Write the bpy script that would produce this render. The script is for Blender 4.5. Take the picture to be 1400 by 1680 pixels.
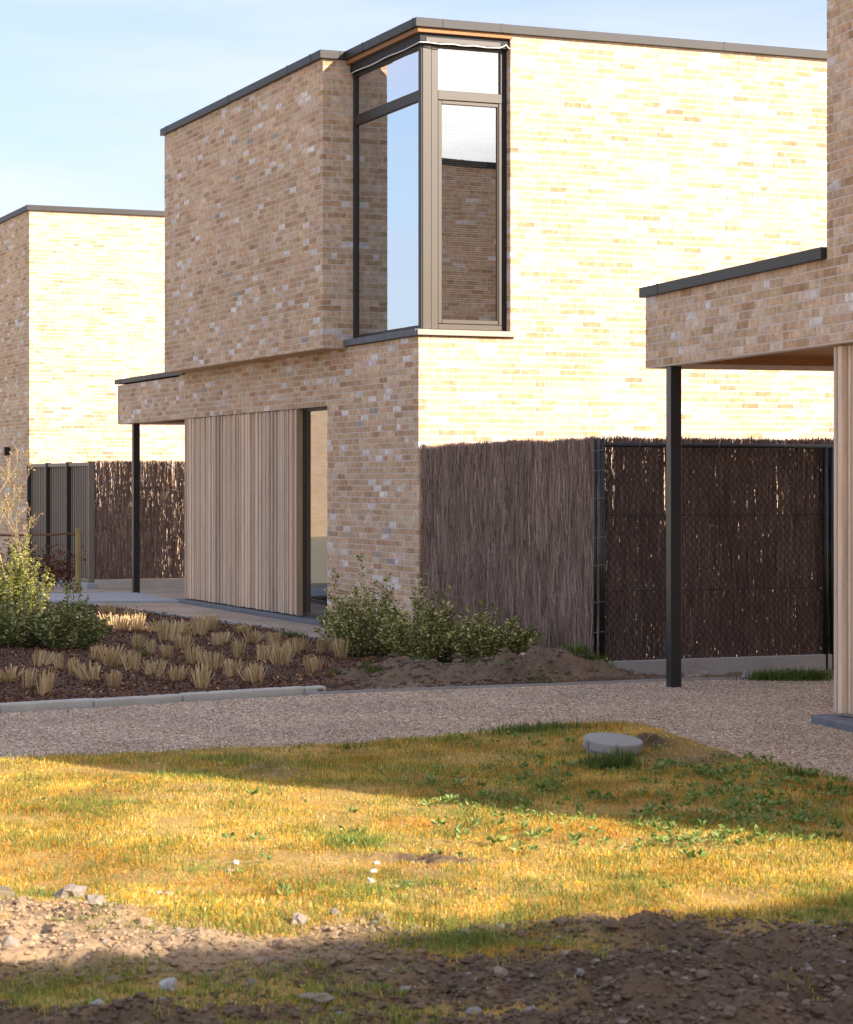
import bpy, math, random
import numpy as np
from mathutils import Vector

for o in list(bpy.data.objects): bpy.data.objects.remove(o)
random.seed(7); RNG = np.random.default_rng(11)
S = bpy.context.scene
C = S.collection

# ------------------------------------------------------------------ camera, light, exposure
EYE = 1.69
cam_d = bpy.data.cameras.new('camera'); cam = bpy.data.objects.new('camera', cam_d); C.objects.link(cam)
cam.location = (0, 0, EYE); cam.rotation_euler = (math.radians(90), 0, 0)
cam_d.sensor_fit = 'HORIZONTAL'; cam_d.sensor_width = 36.0; cam_d.lens = 36.0 * 3850 / 1400
cam_d.shift_y = -47.0 / 1400
cam_d.clip_start = 0.1; cam_d.clip_end = 3000
cam_d.dof.use_dof = True; cam_d.dof.focus_distance = 22.0; cam_d.dof.aperture_fstop = 11.0
S.camera = cam

SUN_H = Vector((0.795, -0.607, 0)).normalized(); SUN_E = math.atan(0.48)
SUN = Vector((SUN_H.x * math.cos(SUN_E), SUN_H.y * math.cos(SUN_E), math.sin(SUN_E)))
W = bpy.data.worlds.new('World'); S.world = W; W.use_nodes = True
nt = W.node_tree; nt.nodes.clear()
n_out = nt.nodes.new('ShaderNodeOutputWorld'); n_bg = nt.nodes.new('ShaderNodeBackground')
n_sky = nt.nodes.new('ShaderNodeTexSky'); n_sky.sky_type = 'NISHITA'; n_sky.sun_disc = False
n_sky.sun_elevation = SUN_E; n_sky.sun_rotation = math.atan2(SUN.x, SUN.y)
n_sky.air_density = 1.0; n_sky.dust_density = 1.6; n_sky.ozone_density = 2.6; n_sky.altitude = 50
# thin cirrus streaks from stretched noise; veil over the whole sky raised for fill light
n_tc = nt.nodes.new('ShaderNodeTexCoord'); n_map = nt.nodes.new('ShaderNodeMapping')
n_map.inputs['Scale'].default_value = (2.2, 2.2, 14.0); n_map.inputs['Rotation'].default_value = (0.12, 0.1, 0)
n_noi = nt.nodes.new('ShaderNodeTexNoise'); n_noi.inputs['Scale'].default_value = 1.6; n_noi.inputs['Detail'].default_value = 5
n_rmp = nt.nodes.new('ShaderNodeMapRange'); n_rmp.inputs['From Min'].default_value = 0.42; n_rmp.inputs['From Max'].default_value = 0.75
n_rmp.inputs['To Min'].default_value = 0.36; n_rmp.inputs['To Max'].default_value = 0.9
n_mix = nt.nodes.new('ShaderNodeMix'); n_mix.data_type = 'RGBA'
n_mix.inputs['B'].default_value = (4.8, 4.9, 6.2, 1)
nt.links.new(n_tc.outputs['Generated'], n_map.inputs['Vector']); nt.links.new(n_map.outputs['Vector'], n_noi.inputs['Vector'])
nt.links.new(n_noi.outputs['Fac'], n_rmp.inputs['Value']); nt.links.new(n_rmp.outputs['Result'], n_mix.inputs['Factor'])
nt.links.new(n_sky.outputs['Color'], n_mix.inputs['A']); nt.links.new(n_mix.outputs['Result'], n_bg.inputs['Color'])
n_bg.inputs['Strength'].default_value = 0.0555
nt.links.new(n_bg.outputs['Background'], n_out.inputs['Surface'])
sun_d = bpy.data.lights.new('sun', 'SUN'); sun = bpy.data.objects.new('sun', sun_d); C.objects.link(sun)
sun_d.energy = 2.6; sun_d.angle = math.radians(0.53); sun_d.color = (1.0, 0.90, 0.81)
sun.rotation_euler = (-SUN).to_track_quat('-Z', 'Y').to_euler(); sun.location = (10, -8, 20)
S.view_settings.view_transform = 'Standard'; S.view_settings.look = 'None'
S.view_settings.exposure = 1.92; S.view_settings.gamma = 1.0
S.render.resolution_x = 853; S.render.resolution_y = 1024

# ------------------------------------------------------------------ helpers
def tag(o, label=None, cat=None, group=None, kind=None):
    if label: o['label'] = label
    if cat: o['category'] = cat
    if group: o['group'] = group
    if kind: o['kind'] = kind
    return o
def empty(name, loc, rz=0):
    o = bpy.data.objects.new(name, None); C.objects.link(o); o.location = loc; o.rotation_euler = (0, 0, rz)
    o.empty_display_size = 0.2
    return o
def link(name, me, parent=None, loc=None, rot=None):
    o = bpy.data.objects.new(name, me); C.objects.link(o)
    if parent is not None: o.parent = parent
    if loc is not None: o.location = loc
    if rot is not None: o.rotation_euler = rot
    return o
class MB:
    def __init__(s): s.v = []; s.f = []
    def box(s, x0, x1, y0, y1, z0, z1):
        b = len(s.v)
        s.v += [(x0,y0,z0),(x1,y0,z0),(x1,y1,z0),(x0,y1,z0),(x0,y0,z1),(x1,y0,z1),(x1,y1,z1),(x0,y1,z1)]
        s.f += [(b,b+3,b+2,b+1),(b+4,b+5,b+6,b+7),(b,b+1,b+5,b+4),(b+1,b+2,b+6,b+5),(b+2,b+3,b+7,b+6),(b+3,b,b+4,b+7)]
        return s
    def tube(s, pts, rads, n=6, cap=True):
        pts = [Vector(p) for p in pts]; b = len(s.v)
        for i, p in enumerate(pts):
            d = (pts[min(i+1, len(pts)-1)] - pts[max(i-1, 0)]).normalized()
            a = d.orthogonal().normalized() if abs(d.z) > 0.9 else d.cross(Vector((0,0,1))).normalized()
            c = d.cross(a); r = rads[i] if hasattr(rads, '__len__') else rads
            for k in range(n):
                t = 2*math.pi*k/n; s.v.append(tuple(p + a*(r*math.cos(t)) + c*(r*math.sin(t))))
        for i in range(len(pts)-1):
            for k in range(n):
                q = b+i*n+k; w = b+i*n+(k+1) % n
                s.f.append((q, w, w+n, q+n))
        if cap:
            s.f.append(tuple(b+k for k in range(n))[::-1]); s.f.append(tuple(b+(len(pts)-1)*n+k for k in range(n)))
        return s
    def lathe(s, prof, n=40, c=(0,0)):
        b = len(s.v)
        for r, z in prof:
            for k in range(n):
                t = 2*math.pi*k/n; s.v.append((c[0]+r*math.cos(t), c[1]+r*math.sin(t), z))
        for i in range(len(prof)-1):
            for k in range(n):
                q = b+i*n+k; w = b+i*n+(k+1) % n
                s.f.append((q, w, w+n, q+n))
        s.f.append(tuple(b+(len(prof)-1)*n+k for k in range(n)))
        return s
    def mesh(s, name, mat):
        me = bpy.data.meshes.new(name); me.from_pydata(s.v, [], s.f); me.update()
        if mat: me.materials.append(mat)
        return me
    def build(s, name, mat, parent=None, bevel=0, smooth=False):
        me = s.mesh(name, mat)
        if smooth: me.polygons.foreach_set('use_smooth', [True]*len(me.polygons))
        o = link(name, me, parent)
        if bevel:
            m = o.modifiers.new('bevel', 'BEVEL'); m.width = bevel; m.segments = 1; m.limit_method = 'ANGLE'
        return o
def np_mesh(name, v, f, mat, col=None, smooth=False):
    """v (N,3), f (M,k) with constant k; col (N,3) point colours"""
    v = np.asarray(v, np.float32); f = np.asarray(f, np.int32)
    me = bpy.data.meshes.new(name); me.vertices.add(len(v)); me.vertices.foreach_set('co', v.ravel())
    k = f.shape[1]; me.loops.add(f.size); me.loops.foreach_set('vertex_index', f.ravel())
    me.polygons.add(len(f)); me.polygons.foreach_set('loop_start', np.arange(0, f.size, k, dtype=np.int32))
    me.polygons.foreach_set('loop_total', np.full(len(f), k, np.int32))
    me.polygons.foreach_set('use_smooth', np.full(len(f), bool(smooth)))
    if col is not None:
        a = me.attributes.new('Col', 'FLOAT_COLOR', 'POINT'); c = np.ones((len(v), 4), np.float32); c[:, :3] = col
        a.data.foreach_set('color', c.ravel())
    me.update(calc_edges=True); me.validate()
    if mat: me.materials.append(mat)
    return me
def _hash(i, j, s):
    n = (i.astype(np.int64)*374761393 + j.astype(np.int64)*668265263 + s*974711) & 0x7fffffff
    n = ((n ^ (n >> 13))*1274126177) & 0x7fffffff
    return ((n ^ (n >> 16)) & 0xffff)/65535.0
def vnoise(x, y, s=0):
    i = np.floor(x); j = np.floor(y); u = x-i; w = y-j; u = u*u*(3-2*u); w = w*w*(3-2*w)
    a = _hash(i, j, s); b = _hash(i+1, j, s); c = _hash(i, j+1, s); d = _hash(i+1, j+1, s)
    return (a*(1-u)+b*u)*(1-w)+(c*(1-u)+d*u)*w
def fbm(x, y, s=0, o=4):
    r = 0; amp = .5; x = np.asarray(x, float); y = np.asarray(y, float)
    for k in range(o): r = r+amp*vnoise(x, y, s+k*17); x = x*2.03; y = y*2.03; amp *= .5
    return r
def lumps(X, Y, cell, seed):
    """rounded clods: cellular noise with domed cells of random height"""
    x = X/cell; y = Y/cell; i = np.floor(x); j = np.floor(y); h = np.zeros(np.shape(X))
    for di in (-1, 0, 1):
        for dj in (-1, 0, 1):
            a = i+di; b = j+dj; cx = a+_hash(a, b, seed); cy = b+_hash(a, b, seed+7); r = .35+.5*_hash(a, b, seed+13)
            q = ((x-cx)**2+((y-cy)*(.7+.6*_hash(a, b, seed+19)))**2)/r**2
            h = np.maximum(h, np.sqrt(np.clip(1-q, 0, 1))*r*(.3+.7*_hash(a, b, seed+29)))
    return h*cell
def px_of(X, Y, Z=0.0): return 700+3850*X/Y, 793+3850*(EYE-Z)/Y     # where a ground point shows, for laying out patches
def gnd(px, py, z=0.0):
    Y = (EYE-z)*3850/(py-793); return (px-700)/3850*Y, Y
def inside(poly, x, y):
    r = np.zeros(x.shape, bool); n = len(poly)
    for i in range(n):
        x0, y0 = poly[i]; x1, y1 = poly[(i+1) % n]
        c = ((y0 > y) != (y1 > y)) & (x < (x1-x0)*(y-y0)/((y1-y0) if y1 != y0 else 1e-9)+x0)
        r ^= c
    return r

# ------------------------------------------------------------------ materials
def mat(name, base, rough=.8, var=.15, scale=8.0, bump=0, bscale=60, attr=False, metal=0, spec=.5, stretch=None, detail=5, col2=None, fine=0, fscale=200):
    m = bpy.data.materials.new(name); m.use_nodes = True; t = m.node_tree; b = t.nodes['Principled BSDF']
    b.inputs['Roughness'].default_value = rough; b.inputs['Metallic'].default_value = metal
    b.inputs['Specular IOR Level'].default_value = spec
    g = t.nodes.new('ShaderNodeNewGeometry'); src = g.outputs['Position']
    if stretch:
        mp = t.nodes.new('ShaderNodeMapping'); mp.inputs['Scale'].default_value = stretch
        t.links.new(src, mp.inputs['Vector']); src = mp.outputs['Vector']
    nz = t.nodes.new('ShaderNodeTexNoise'); nz.inputs['Scale'].default_value = scale; nz.inputs['Detail'].default_value = detail
    t.links.new(src, nz.inputs['Vector'])
    if attr:
        a = t.nodes.new('ShaderNodeAttribute'); a.attribute_name = 'Col'; csrc = a.outputs['Color']
    else:
        rgb = t.nodes.new('ShaderNodeRGB'); rgb.outputs[0].default_value = (*base, 1); csrc = rgb.outputs[0]
        if col2:
            mx = t.nodes.new('ShaderNodeMix'); mx.data_type = 'RGBA'; mx.inputs['B'].default_value = (*col2, 1)
            mr0 = t.nodes.new('ShaderNodeMapRange'); mr0.inputs['From Min'].default_value = .38; mr0.inputs['From Max'].default_value = .62
            t.links.new(nz.outputs['Fac'], mr0.inputs['Value']); t.links.new(mr0.outputs['Result'], mx.inputs['Factor'])
            t.links.new(csrc, mx.inputs['A']); csrc = mx.outputs['Result']
    def vary(c, tex, amt):
        mr = t.nodes.new('ShaderNodeMapRange'); mr.inputs['From Min'].default_value = .25; mr.inputs['From Max'].default_value = .75
        mr.inputs['To Min'].default_value = 1-amt; mr.inputs['To Max'].default_value = 1+amt
        t.links.new(tex, mr.inputs['Value'])
        vm = t.nodes.new('ShaderNodeVectorMath'); vm.operation = 'SCALE'
        t.links.new(c, vm.inputs[0]); t.links.new(mr.outputs['Result'], vm.inputs['Scale']); return vm.outputs['Vector']
    if var: csrc = vary(csrc, nz.outputs['Fac'], var)
    if fine:
        n2 = t.nodes.new('ShaderNodeTexNoise'); n2.inputs['Scale'].default_value = fscale; n2.inputs['Detail'].default_value = 2
        t.links.new(src, n2.inputs['Vector']); csrc = vary(csrc, n2.outputs['Fac'], fine)
    t.links.new(csrc, b.inputs['Base Color'])
    if bump:
        nb = t.nodes.new('ShaderNodeTexNoise'); nb.inputs['Scale'].default_value = bscale; nb.inputs['Detail'].default_value = 4
        t.links.new(src, nb.inputs['Vector'])
        bp = t.nodes.new('ShaderNodeBump'); bp.inputs['Strength'].default_value = bump; bp.inputs['Distance'].default_value = .01
        t.links.new(nb.outputs['Fac'], bp.inputs['Height']); t.links.new(bp.outputs['Normal'], b.inputs['Normal'])
    return m
def leaf_mat(name, rough=.5, trans=.35):
    m = bpy.data.materials.new(name); m.use_nodes = True; t = m.node_tree; b = t.nodes['Principled BSDF']
    b.inputs['Roughness'].default_value = rough; b.inputs['Specular IOR Level'].default_value = .15
    a = t.nodes.new('ShaderNodeAttribute'); a.attribute_name = 'Col'
    t.links.new(a.outputs['Color'], b.inputs['Base Color'])
    tr = t.nodes.new('ShaderNodeBsdfTranslucent'); t.links.new(a.outputs['Color'], tr.inputs['Color'])
    mx = t.nodes.new('ShaderNodeMixShader'); mx.inputs[0].default_value = trans
    t.links.new(b.outputs[0], mx.inputs[1]); t.links.new(tr.outputs[0], mx.inputs[2])
    t.links.new(mx.outputs[0], t.nodes['Material Output'].inputs['Surface'])
    return m
def gravel_mat(name, cols, scale, bump=.6, mortar=.25):
    """small stones: voronoi cells with a colour each"""
    m = bpy.data.materials.new(name); m.use_nodes = True; t = m.node_tree; b = t.nodes['Principled BSDF']
    b.inputs['Roughness'].default_value = .75
    g = t.nodes.new('ShaderNodeNewGeometry')
    v = t.nodes.new('ShaderNodeTexVoronoi'); v.inputs['Scale'].default_value = scale; t.links.new(g.outputs['Position'], v.inputs['Vector'])
    sp = t.nodes.new('ShaderNodeSeparateColor'); t.links.new(v.outputs['Color'], sp.inputs['Color'])
    r = t.nodes.new('ShaderNodeValToRGB'); r.color_ramp.interpolation = 'LINEAR'
    e = r.color_ramp.elements; e[0].position = 0; e[0].color = (*cols[0], 1); e[1].position = 1; e[1].color = (*cols[-1], 1)
    for i, c in enumerate(cols[1:-1]): q = e.new((i+1)/(len(cols)-1)); q.color = (*c, 1)
    t.links.new(sp.outputs[0], r.inputs['Fac'])
    n = t.nodes.new('ShaderNodeTexNoise'); n.inputs['Scale'].default_value = 1.1; n.inputs['Detail'].default_value = 6; t.links.new(g.outputs['Position'], n.inputs['Vector'])
    mr = t.nodes.new('ShaderNodeMapRange'); mr.inputs['From Min'].default_value = .3; mr.inputs['From Max'].default_value = .7
    mr.inputs['To Min'].default_value = .74; mr.inputs['To Max'].default_value = 1.2; t.links.new(n.outputs['Fac'], mr.inputs['Value'])
    vm = t.nodes.new('ShaderNodeVectorMath'); vm.operation = 'SCALE'
    t.links.new(r.outputs['Color'], vm.inputs[0]); t.links.new(mr.outputs['Result'], vm.inputs['Scale'])
    t.links.new(vm.outputs['Vector'], b.inputs['Base Color'])
    bp = t.nodes.new('ShaderNodeBump'); bp.inputs['Strength'].default_value = bump; bp.inputs['Distance'].default_value = .006; bp.invert = True
    t.links.new(v.outputs['Distance'], bp.inputs['Height']); t.links.new(bp.outputs['Normal'], b.inputs['Normal'])
    return m
def glass_mat(name, refl=.4, tint=(.35, .37, .38), power=1.3):
    m = bpy.data.materials.new(name); m.use_nodes = True; t = m.node_tree; t.nodes.clear()
    o = t.nodes.new('ShaderNodeOutputMaterial'); tr = t.nodes.new('ShaderNodeBsdfTransparent'); tr.inputs['Color'].default_value = (*tint, 1)
    gl = t.nodes.new('ShaderNodeBsdfGlossy'); gl.inputs['Roughness'].default_value = 0.0; gl.inputs['Color'].default_value = (.90, .95, 1, 1)
    lw = t.nodes.new('ShaderNodeLayerWeight'); lw.inputs['Blend'].default_value = .5
    g = t.nodes.new('ShaderNodeNewGeometry'); nz = t.nodes.new('ShaderNodeTexNoise'); nz.inputs['Scale'].default_value = 1.3; nz.inputs['Detail'].default_value = 1
    t.links.new(g.outputs['Position'], nz.inputs['Vector'])
    bp = t.nodes.new('ShaderNodeBump'); bp.inputs['Strength'].default_value = .022; bp.inputs['Distance'].default_value = .02
    t.links.new(nz.outputs['Fac'], bp.inputs['Height']); t.links.new(bp.outputs['Normal'], gl.inputs['Normal'])
    mr = t.nodes.new('ShaderNodeMapRange'); mr.inputs['To Min'].default_value = refl; mr.inputs['To Max'].default_value = .97
    pw = t.nodes.new('ShaderNodeMath'); pw.operation = 'POWER'; pw.inputs[1].default_value = power
    t.links.new(lw.outputs['Facing'], pw.inputs[0]); t.links.new(pw.outputs[0], mr.inputs['Value'])
    mx = t.nodes.new('ShaderNodeMixShader'); t.links.new(mr.outputs['Result'], mx.inputs[0])
    t.links.new(tr.outputs[0], mx.inputs[1]); t.links.new(gl.outputs[0], mx.inputs[2]); t.links.new(mx.outputs[0], o.inputs['Surface'])
    return m
def brick_tex_mat(name):
    m = bpy.data.materials.new(name); m.use_nodes = True; t = m.node_tree; b = t.nodes['Principled BSDF']; b.inputs['Roughness'].default_value = .9
    tc = t.nodes.new('ShaderNodeTexCoord'); mp = t.nodes.new('ShaderNodeMapping'); mp.inputs['Rotation'].default_value = (math.radians(90), 0, 0)
    br = t.nodes.new('ShaderNodeTexBrick'); br.inputs['Scale'].default_value = 1; br.inputs['Brick Width'].default_value = .229; br.inputs['Row Height'].default_value = .0667
    br.inputs['Mortar Size'].default_value = .006; br.inputs['Color1'].default_value = (.60, .43, .27, 1); br.inputs['Color2'].default_value = (.50, .34, .20, 1); br.inputs['Mortar'].default_value = (.58, .48, .38, 1)
    t.links.new(tc.outputs['Object'], mp.inputs['Vector']); t.links.new(mp.outputs['Vector'], br.inputs['Vector']); t.links.new(br.outputs['Color'], b.inputs['Base Color'])
    return m

M_BRICK = mat('brick', (.5, .36, .25), .92, .3, 17, bump=.12, bscale=140, attr=True, fine=.14, fscale=90, spec=.15)
M_MORTAR = mat('mortar', (.72, .60, .50), .95, .1, 5, spec=.1)
M_BRICKTEX = brick_tex_mat('far_brickwork')
M_CAP = mat('cap_aluminium', (.040, .034, .028), .5, .08, 3, metal=0.0, spec=.35)
M_FRAME = mat('bronze_frame', (.078, .058, .036), .42, .05, 4, spec=.5)
M_DARK = mat('black_membrane', (.018, .017, .018), .7, .2, 9)
M_BLACK = mat('black_metal', (.012, .012, .013), .38, .1, 6, spec=.5)
M_POST = mat('dark_post_paint', (.02, .018, .017), .4, .1, 6, spec=.5)
M_SOFFIT = mat('soffit_wood', (.36, .17, .06), .7, .25, 3, stretch=(1, 14, 30))
M_SILL = mat('bluestone', (.16, .165, .175), .8, .22, 10, bump=.2, bscale=60)
M_SILLALU = mat('sill_metal', (.36, .30, .23), .5, .05, 4)
M_SLAT = mat('larch_slat', (.55, .41, .29), .8, .2, 2.2, stretch=(14, 14, .8), attr=True, fine=.14, fscale=26, bump=.15, bscale=40)
M_RETURN = mat('larch_return', (.46, .29, .17), .8, .2, 2.2, stretch=(14, 14, .8))
M_BACK = mat('batten_backing', (.07, .045, .03), .9, .1, 4)
M_ROOM = mat('room_plaster', (.30, .29, .27), .9, .05, 2)
M_BLIND = mat('blind_slats', (.75, .72, .68), .6, .05, 2)
M_CORD = mat('white_cord', (.75, .73, .68), .6, .05, 4)
M_GLASS = glass_mat('window_glass', .28, (.55, .56, .57))
M_GLASSD = glass_mat('door_glass', .08, (.12, .12, .12), 3.2)
M_GRAVEL = gravel_mat('resin_gravel', [(.15,.095,.06), (.47,.33,.215), (.38,.27,.185), (.60,.44,.29), (.48,.355,.255), (.86,.72,.54)], 44, bump=.8)
M_PATH = gravel_mat('beige_gravel', [(.30,.22,.15), (.42,.32,.23), (.5,.4,.3), (.6,.5,.4)], 60)
M_CONC = mat('concrete', (.36, .34, .31), .9, .14, 3, bump=.25, bscale=70, fine=.08, fscale=60)
M_KERB = mat('kerb_concrete', (.52, .49, .41), .9, .16, 4, bump=.3, bscale=50, fine=.1, fscale=70)
M_SLAB = mat('slab_concrete', (.40, .41, .42), .85, .1, 2, bump=.1)
M_SOIL = mat('soil', (.13, .088, .056), .95, .22, 2.2, bump=.9, bscale=38, attr=True, fine=.22, fscale=55, spec=.15)
M_CLOD = mat('soil_clod', (.15, .1, .065), .95, .2, 9, bump=.6, bscale=90, attr=True, fine=.15, spec=.15)
M_MULCH = mat('mulch_base', (.09, .048, .026), .95, .35, 18, bump=.8, bscale=50)
M_CHIP = leaf_mat('bark_chip', .8, .05)
M_BLADE = leaf_mat('grass_blade', .55, .40)
M_LEAF = leaf_mat('shrub_leaf', .42, .25)
M_STRAW = leaf_mat('straw', .7, .2)
M_TWIG = mat('twig', (.20, .15, .09), .8, .15, 12)
M_BRUSH = leaf_mat('heather_strand', .85, .12)
M_WIRE = mat('galvanised_wire', (.35, .33, .3), .45, .05, 4, metal=.6)
M_STAKE = mat('stake_wood', (.38, .27, .10), .8, .2, 5, stretch=(8, 8, 1))
M_RAILW = mat('branch_rail', (.20, .075, .03), .8, .25, 14)
M_ROCK = mat('pale_rock', (.42, .40, .37), .85, .22, 14, bump=.6, bscale=40)
M_ROCKB = mat('brown_rock', (.30, .24, .18), .9, .22, 14, bump=.6, bscale=40)
M_FENCE = mat('slat_fence_metal', (.21, .165, .12), .5, .08, 4)
M_BEECH = leaf_mat('beech_leaf', .6, .3)
M_GROUND = mat('far_ground', (.44, .36, .26), .95, .2, .6, col2=(.34, .30, .18))

# ------------------------------------------------------------------ bricks
COURSE, MODL, BH = .0667, .229, .0555
PAL = np.array([(.60,.41,.27), (.565,.385,.26), (.62,.435,.30), (.54,.355,.225), (.64,.48,.36), (.50,.315,.19), (.76,.64,.54), (.44,.27,.165), (.34,.30,.27), (.59,.395,.255), (.58,.425,.305)])
PAL = PAL*np.array((1.09, 1.085, 1.02)); PAL[6] = (.76, .67, .59); PAL[8] = (.42, .37, .32)
PALP = np.array([.18,.17,.15,.10,.125,.085,.06,.05,.007,.05,.045]); PALP = PALP/PALP.sum()
BF = np.array([(0,4,5,1),(1,5,6,2),(2,6,7,3),(3,7,4,0),(4,8,9,5),(5,9,10,6),(6,10,11,7),(7,11,8,4),(8,11,10,9)])
def brick_verts(a0, a1, z0, z1, depth, jit):
    """frames: a along wall, n outward (0 = face), z. returns (N,12,3) in (a,n,z)"""
    N = len(a0); ch = .0012
    def ring(n, i): return np.stack([np.stack([a0+i, n, z0+i], 1), np.stack([a1-i, n, z0+i], 1), np.stack([a1-i, n, z1-i], 1), np.stack([a0+i, n, z1-i], 1)], 1)
    face = jit
    v = np.concatenate([ring(face-depth, 0*a0), ring(face-ch, 0*a0), ring(face, 0*a0+ch)], 1)
    v[:, 4:, 0] += RNG.normal(0, .0009, (N, 8)); v[:, 4:, 2] += RNG.normal(0, .0009, (N, 8)); v[:, 8:, 1] += RNG.normal(0, .0005, (N, 4))
    return v
def lay(length, z0, z1, holes, q0=None, q1=None, seed=0):
    """returns list of (a0,a1,zb,zt). q0/q1: quoin parity (course parity at which this face's brick stops short of that end)"""
    rg = random.Random(seed); out = []
    nc0 = int(math.floor(z0/COURSE)); nc1 = int(math.ceil(z1/COURSE)); last = 0
    for c in range(nc0, nc1):
        zb = c*COURSE+.0056; zt = zb+BH; zbb = max(zb, z0+.002); ztt = min(zt, z1-.002)
        if ztt-zbb < .015: continue
        s = 0.0; e = length
        if q0 is not None and c % 2 == q0: s = .112
        if q1 is not None and c % 2 == q1: e = length-.112
        iv = [(s, e)]
        for (h0, h1, hz0, hz1) in holes:
            zc = .5*(zbb+ztt)
            if hz0 < zc < hz1:
                nv = []
                for a, b in iv:
                    if h1 <= a or h0 >= b: nv.append((a, b)); continue
                    if h0 > a: nv.append((a, h0))
                    if h1 < b: nv.append((h1, b))
                iv = nv
        off = rg.choice([x for x in (0, .25, .5, .75) if x != last]); last = off
        cuts = []; a = -off*MODL
        while a < length+MODL:
            cuts.append(a); a += MODL*(.5 if rg.random() < .10 else 1.0)
        cuts.append(a)
        for a, b in iv:
            for i in range(len(cuts)-1):
                p = max(cuts[i], a); q = min(cuts[i+1], b)
                lo = p if p == a else p+.006; hi = q if q == b else q-.006
                if hi-lo > .03: out.append((lo, hi, zbb, ztt))
    return out
def cam_uv(P):
    return 700+3850*P[:, 0]/P[:, 1], 793+3850*(EYE-P[:, 2])/P[:, 1], P[:, 1]
def brickwork(house, wall, faces, visible, cap=300):
    """faces: (origin(x,y), dir(x,y), outward normal(x,y), bricks) in house-local space.
    the `cap` bricks that show largest become objects of their own, the rest one joined part"""
    ca, sa = math.cos(house.rotation_euler.z), math.sin(house.rotation_euler.z); hx, hy = house.location.x, house.location.y
    V = []; COLS = []; cand = []
    tot = 0
    for fi, (og, dr, nr, br) in enumerate(faces):
        br = np.array(br); N = len(br)
        v = brick_verts(br[:, 0], br[:, 1], br[:, 2], br[:, 3], .100, RNG.normal(0, .0005, N))
        P = np.empty((N, 12, 3)); P[..., 0] = og[0]+dr[0]*v[..., 0]+nr[0]*v[..., 1]; P[..., 1] = og[1]+dr[1]*v[..., 0]+nr[1]*v[..., 1]; P[..., 2] = v[..., 2]
        if dr[0]*nr[1]-dr[1]*nr[0] > 0: P = P[:, [1,0,3,2,5,4,7,6,9,8,11,10]]
        ci = RNG.choice(len(PAL), N, p=PALP)
        # light and dark bricks come in small batches
        bx, bz = br[:, 0]*1.3+fi*31, br[:, 2]*1.9
        tone = 1+.34*(fbm(bx, bz, 5+fi, 3)-.45)+RNG.normal(0, .05, N)
        col = PAL[ci]*tone[:, None]*(1+RNG.normal(0, .02, (N, 3)))
        V.append(P); COLS.append(col)
        ctr = P[:, 8:].mean(1); Wd = np.stack([hx+ca*ctr[:, 0]-sa*ctr[:, 1], hy+sa*ctr[:, 0]+ca*ctr[:, 1], ctr[:, 2]], 1)
        u, w, d = cam_uv(Wd); wn = np.array([ca*nr[0]-sa*nr[1], sa*nr[0]+ca*nr[1]])
        fac = np.clip(-(wn[0]*Wd[:, 0]+wn[1]*Wd[:, 1])/np.hypot(Wd[:, 0], Wd[:, 1]), 0, 1)
        area = (br[:, 1]-br[:, 0])*(br[:, 3]-br[:, 2])*fac/d**2
        full = np.abs((br[:, 1]-br[:, 0])-(MODL-.012)) < .002
        full &= np.abs((br[:, 3]-br[:, 2])-BH) < .001
        ok = full & (fac > 0) & visible(fi, u, w)
        for i in np.nonzero(ok)[0]: cand.append((area[i], tot+i, fi))
        tot += N
    V = np.concatenate(V); COLS = np.concatenate(COLS)
    cand.sort(reverse=True); pick = cand[:cap]; idx = {c[1] for c in pick}
    rest = np.array([i for i in range(tot) if i not in idx])
    vv = V[rest].reshape(-1, 3); ff = (BF[None]+(np.arange(len(rest))*12)[:, None, None]).reshape(-1, 4)
    me = np_mesh('brickwork', vv, ff, M_BRICK, np.repeat(COLS[rest], 12, 0))
    tag(link('brickwork', me, wall), kind='stuff')
    pools = {}
    for _, i, fi in pick:
        if fi not in pools: pools[fi] = []
        pl = pools[fi]
        c = V[i].mean(0)
        if len(pl) < 24:
            me = np_mesh('brick', V[i]-c, BF, M_BRICK, np.repeat(COLS[i][None], 12, 0)); pl.append(me)
        else: me = random.choice(pl)
        link('brick', me, wall, tuple(c))

def cap_run(parent, p0, p1, z0, z1, thick, inward, cuts, name='roof_cap'):
    """metal parapet cap in lengths, outer face from p0 to p1 (house-local xy)"""
    d = Vector((p1[0]-p0[0], p1[1]-p0[1])); L = d.length; d.normalize(); n = Vector(inward)
    prev = 0
    for c in list(cuts)+[L]:
        a = prev+(.0015 if prev else 0); b = c-.0015
        q = [Vector(p0)+d*a, Vector(p0)+d*b]; q2 = [x+n*thick for x in q]
        m = MB(); pts = [q[0], q[1], q2[1], q2[0]]
        m.v = [(p.x, p.y, z0) for p in pts]+[(p.x, p.y, z1) for p in pts]
        m.f = [(0,3,2,1),(4,5,6,7),(0,1,5,4),(1,2,6,5),(2,3,7,6),(3,0,4,7)]
        m.build(name, M_CAP, parent, bevel=.003)
        if c < L:   # raised standing clip on the joint
            mid = Vector(p0)+d*c; m = MB(); w = .018
            pts = [mid-d*w-n*.003, mid+d*w-n*.003, mid+d*w+n*(thick+.003), mid-d*w+n*(thick+.003)]
            m.v = [(p.x, p.y, z0+.004) for p in pts]+[(p.x, p.y, z1+.003) for p in pts]
            m.f = [(0,3,2,1),(4,5,6,7),(0,1,5,4),(1,2,6,5),(2,3,7,6),(3,0,4,7)]
            m.build('cap_joint', M_CAP, parent)
        prev = c
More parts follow.
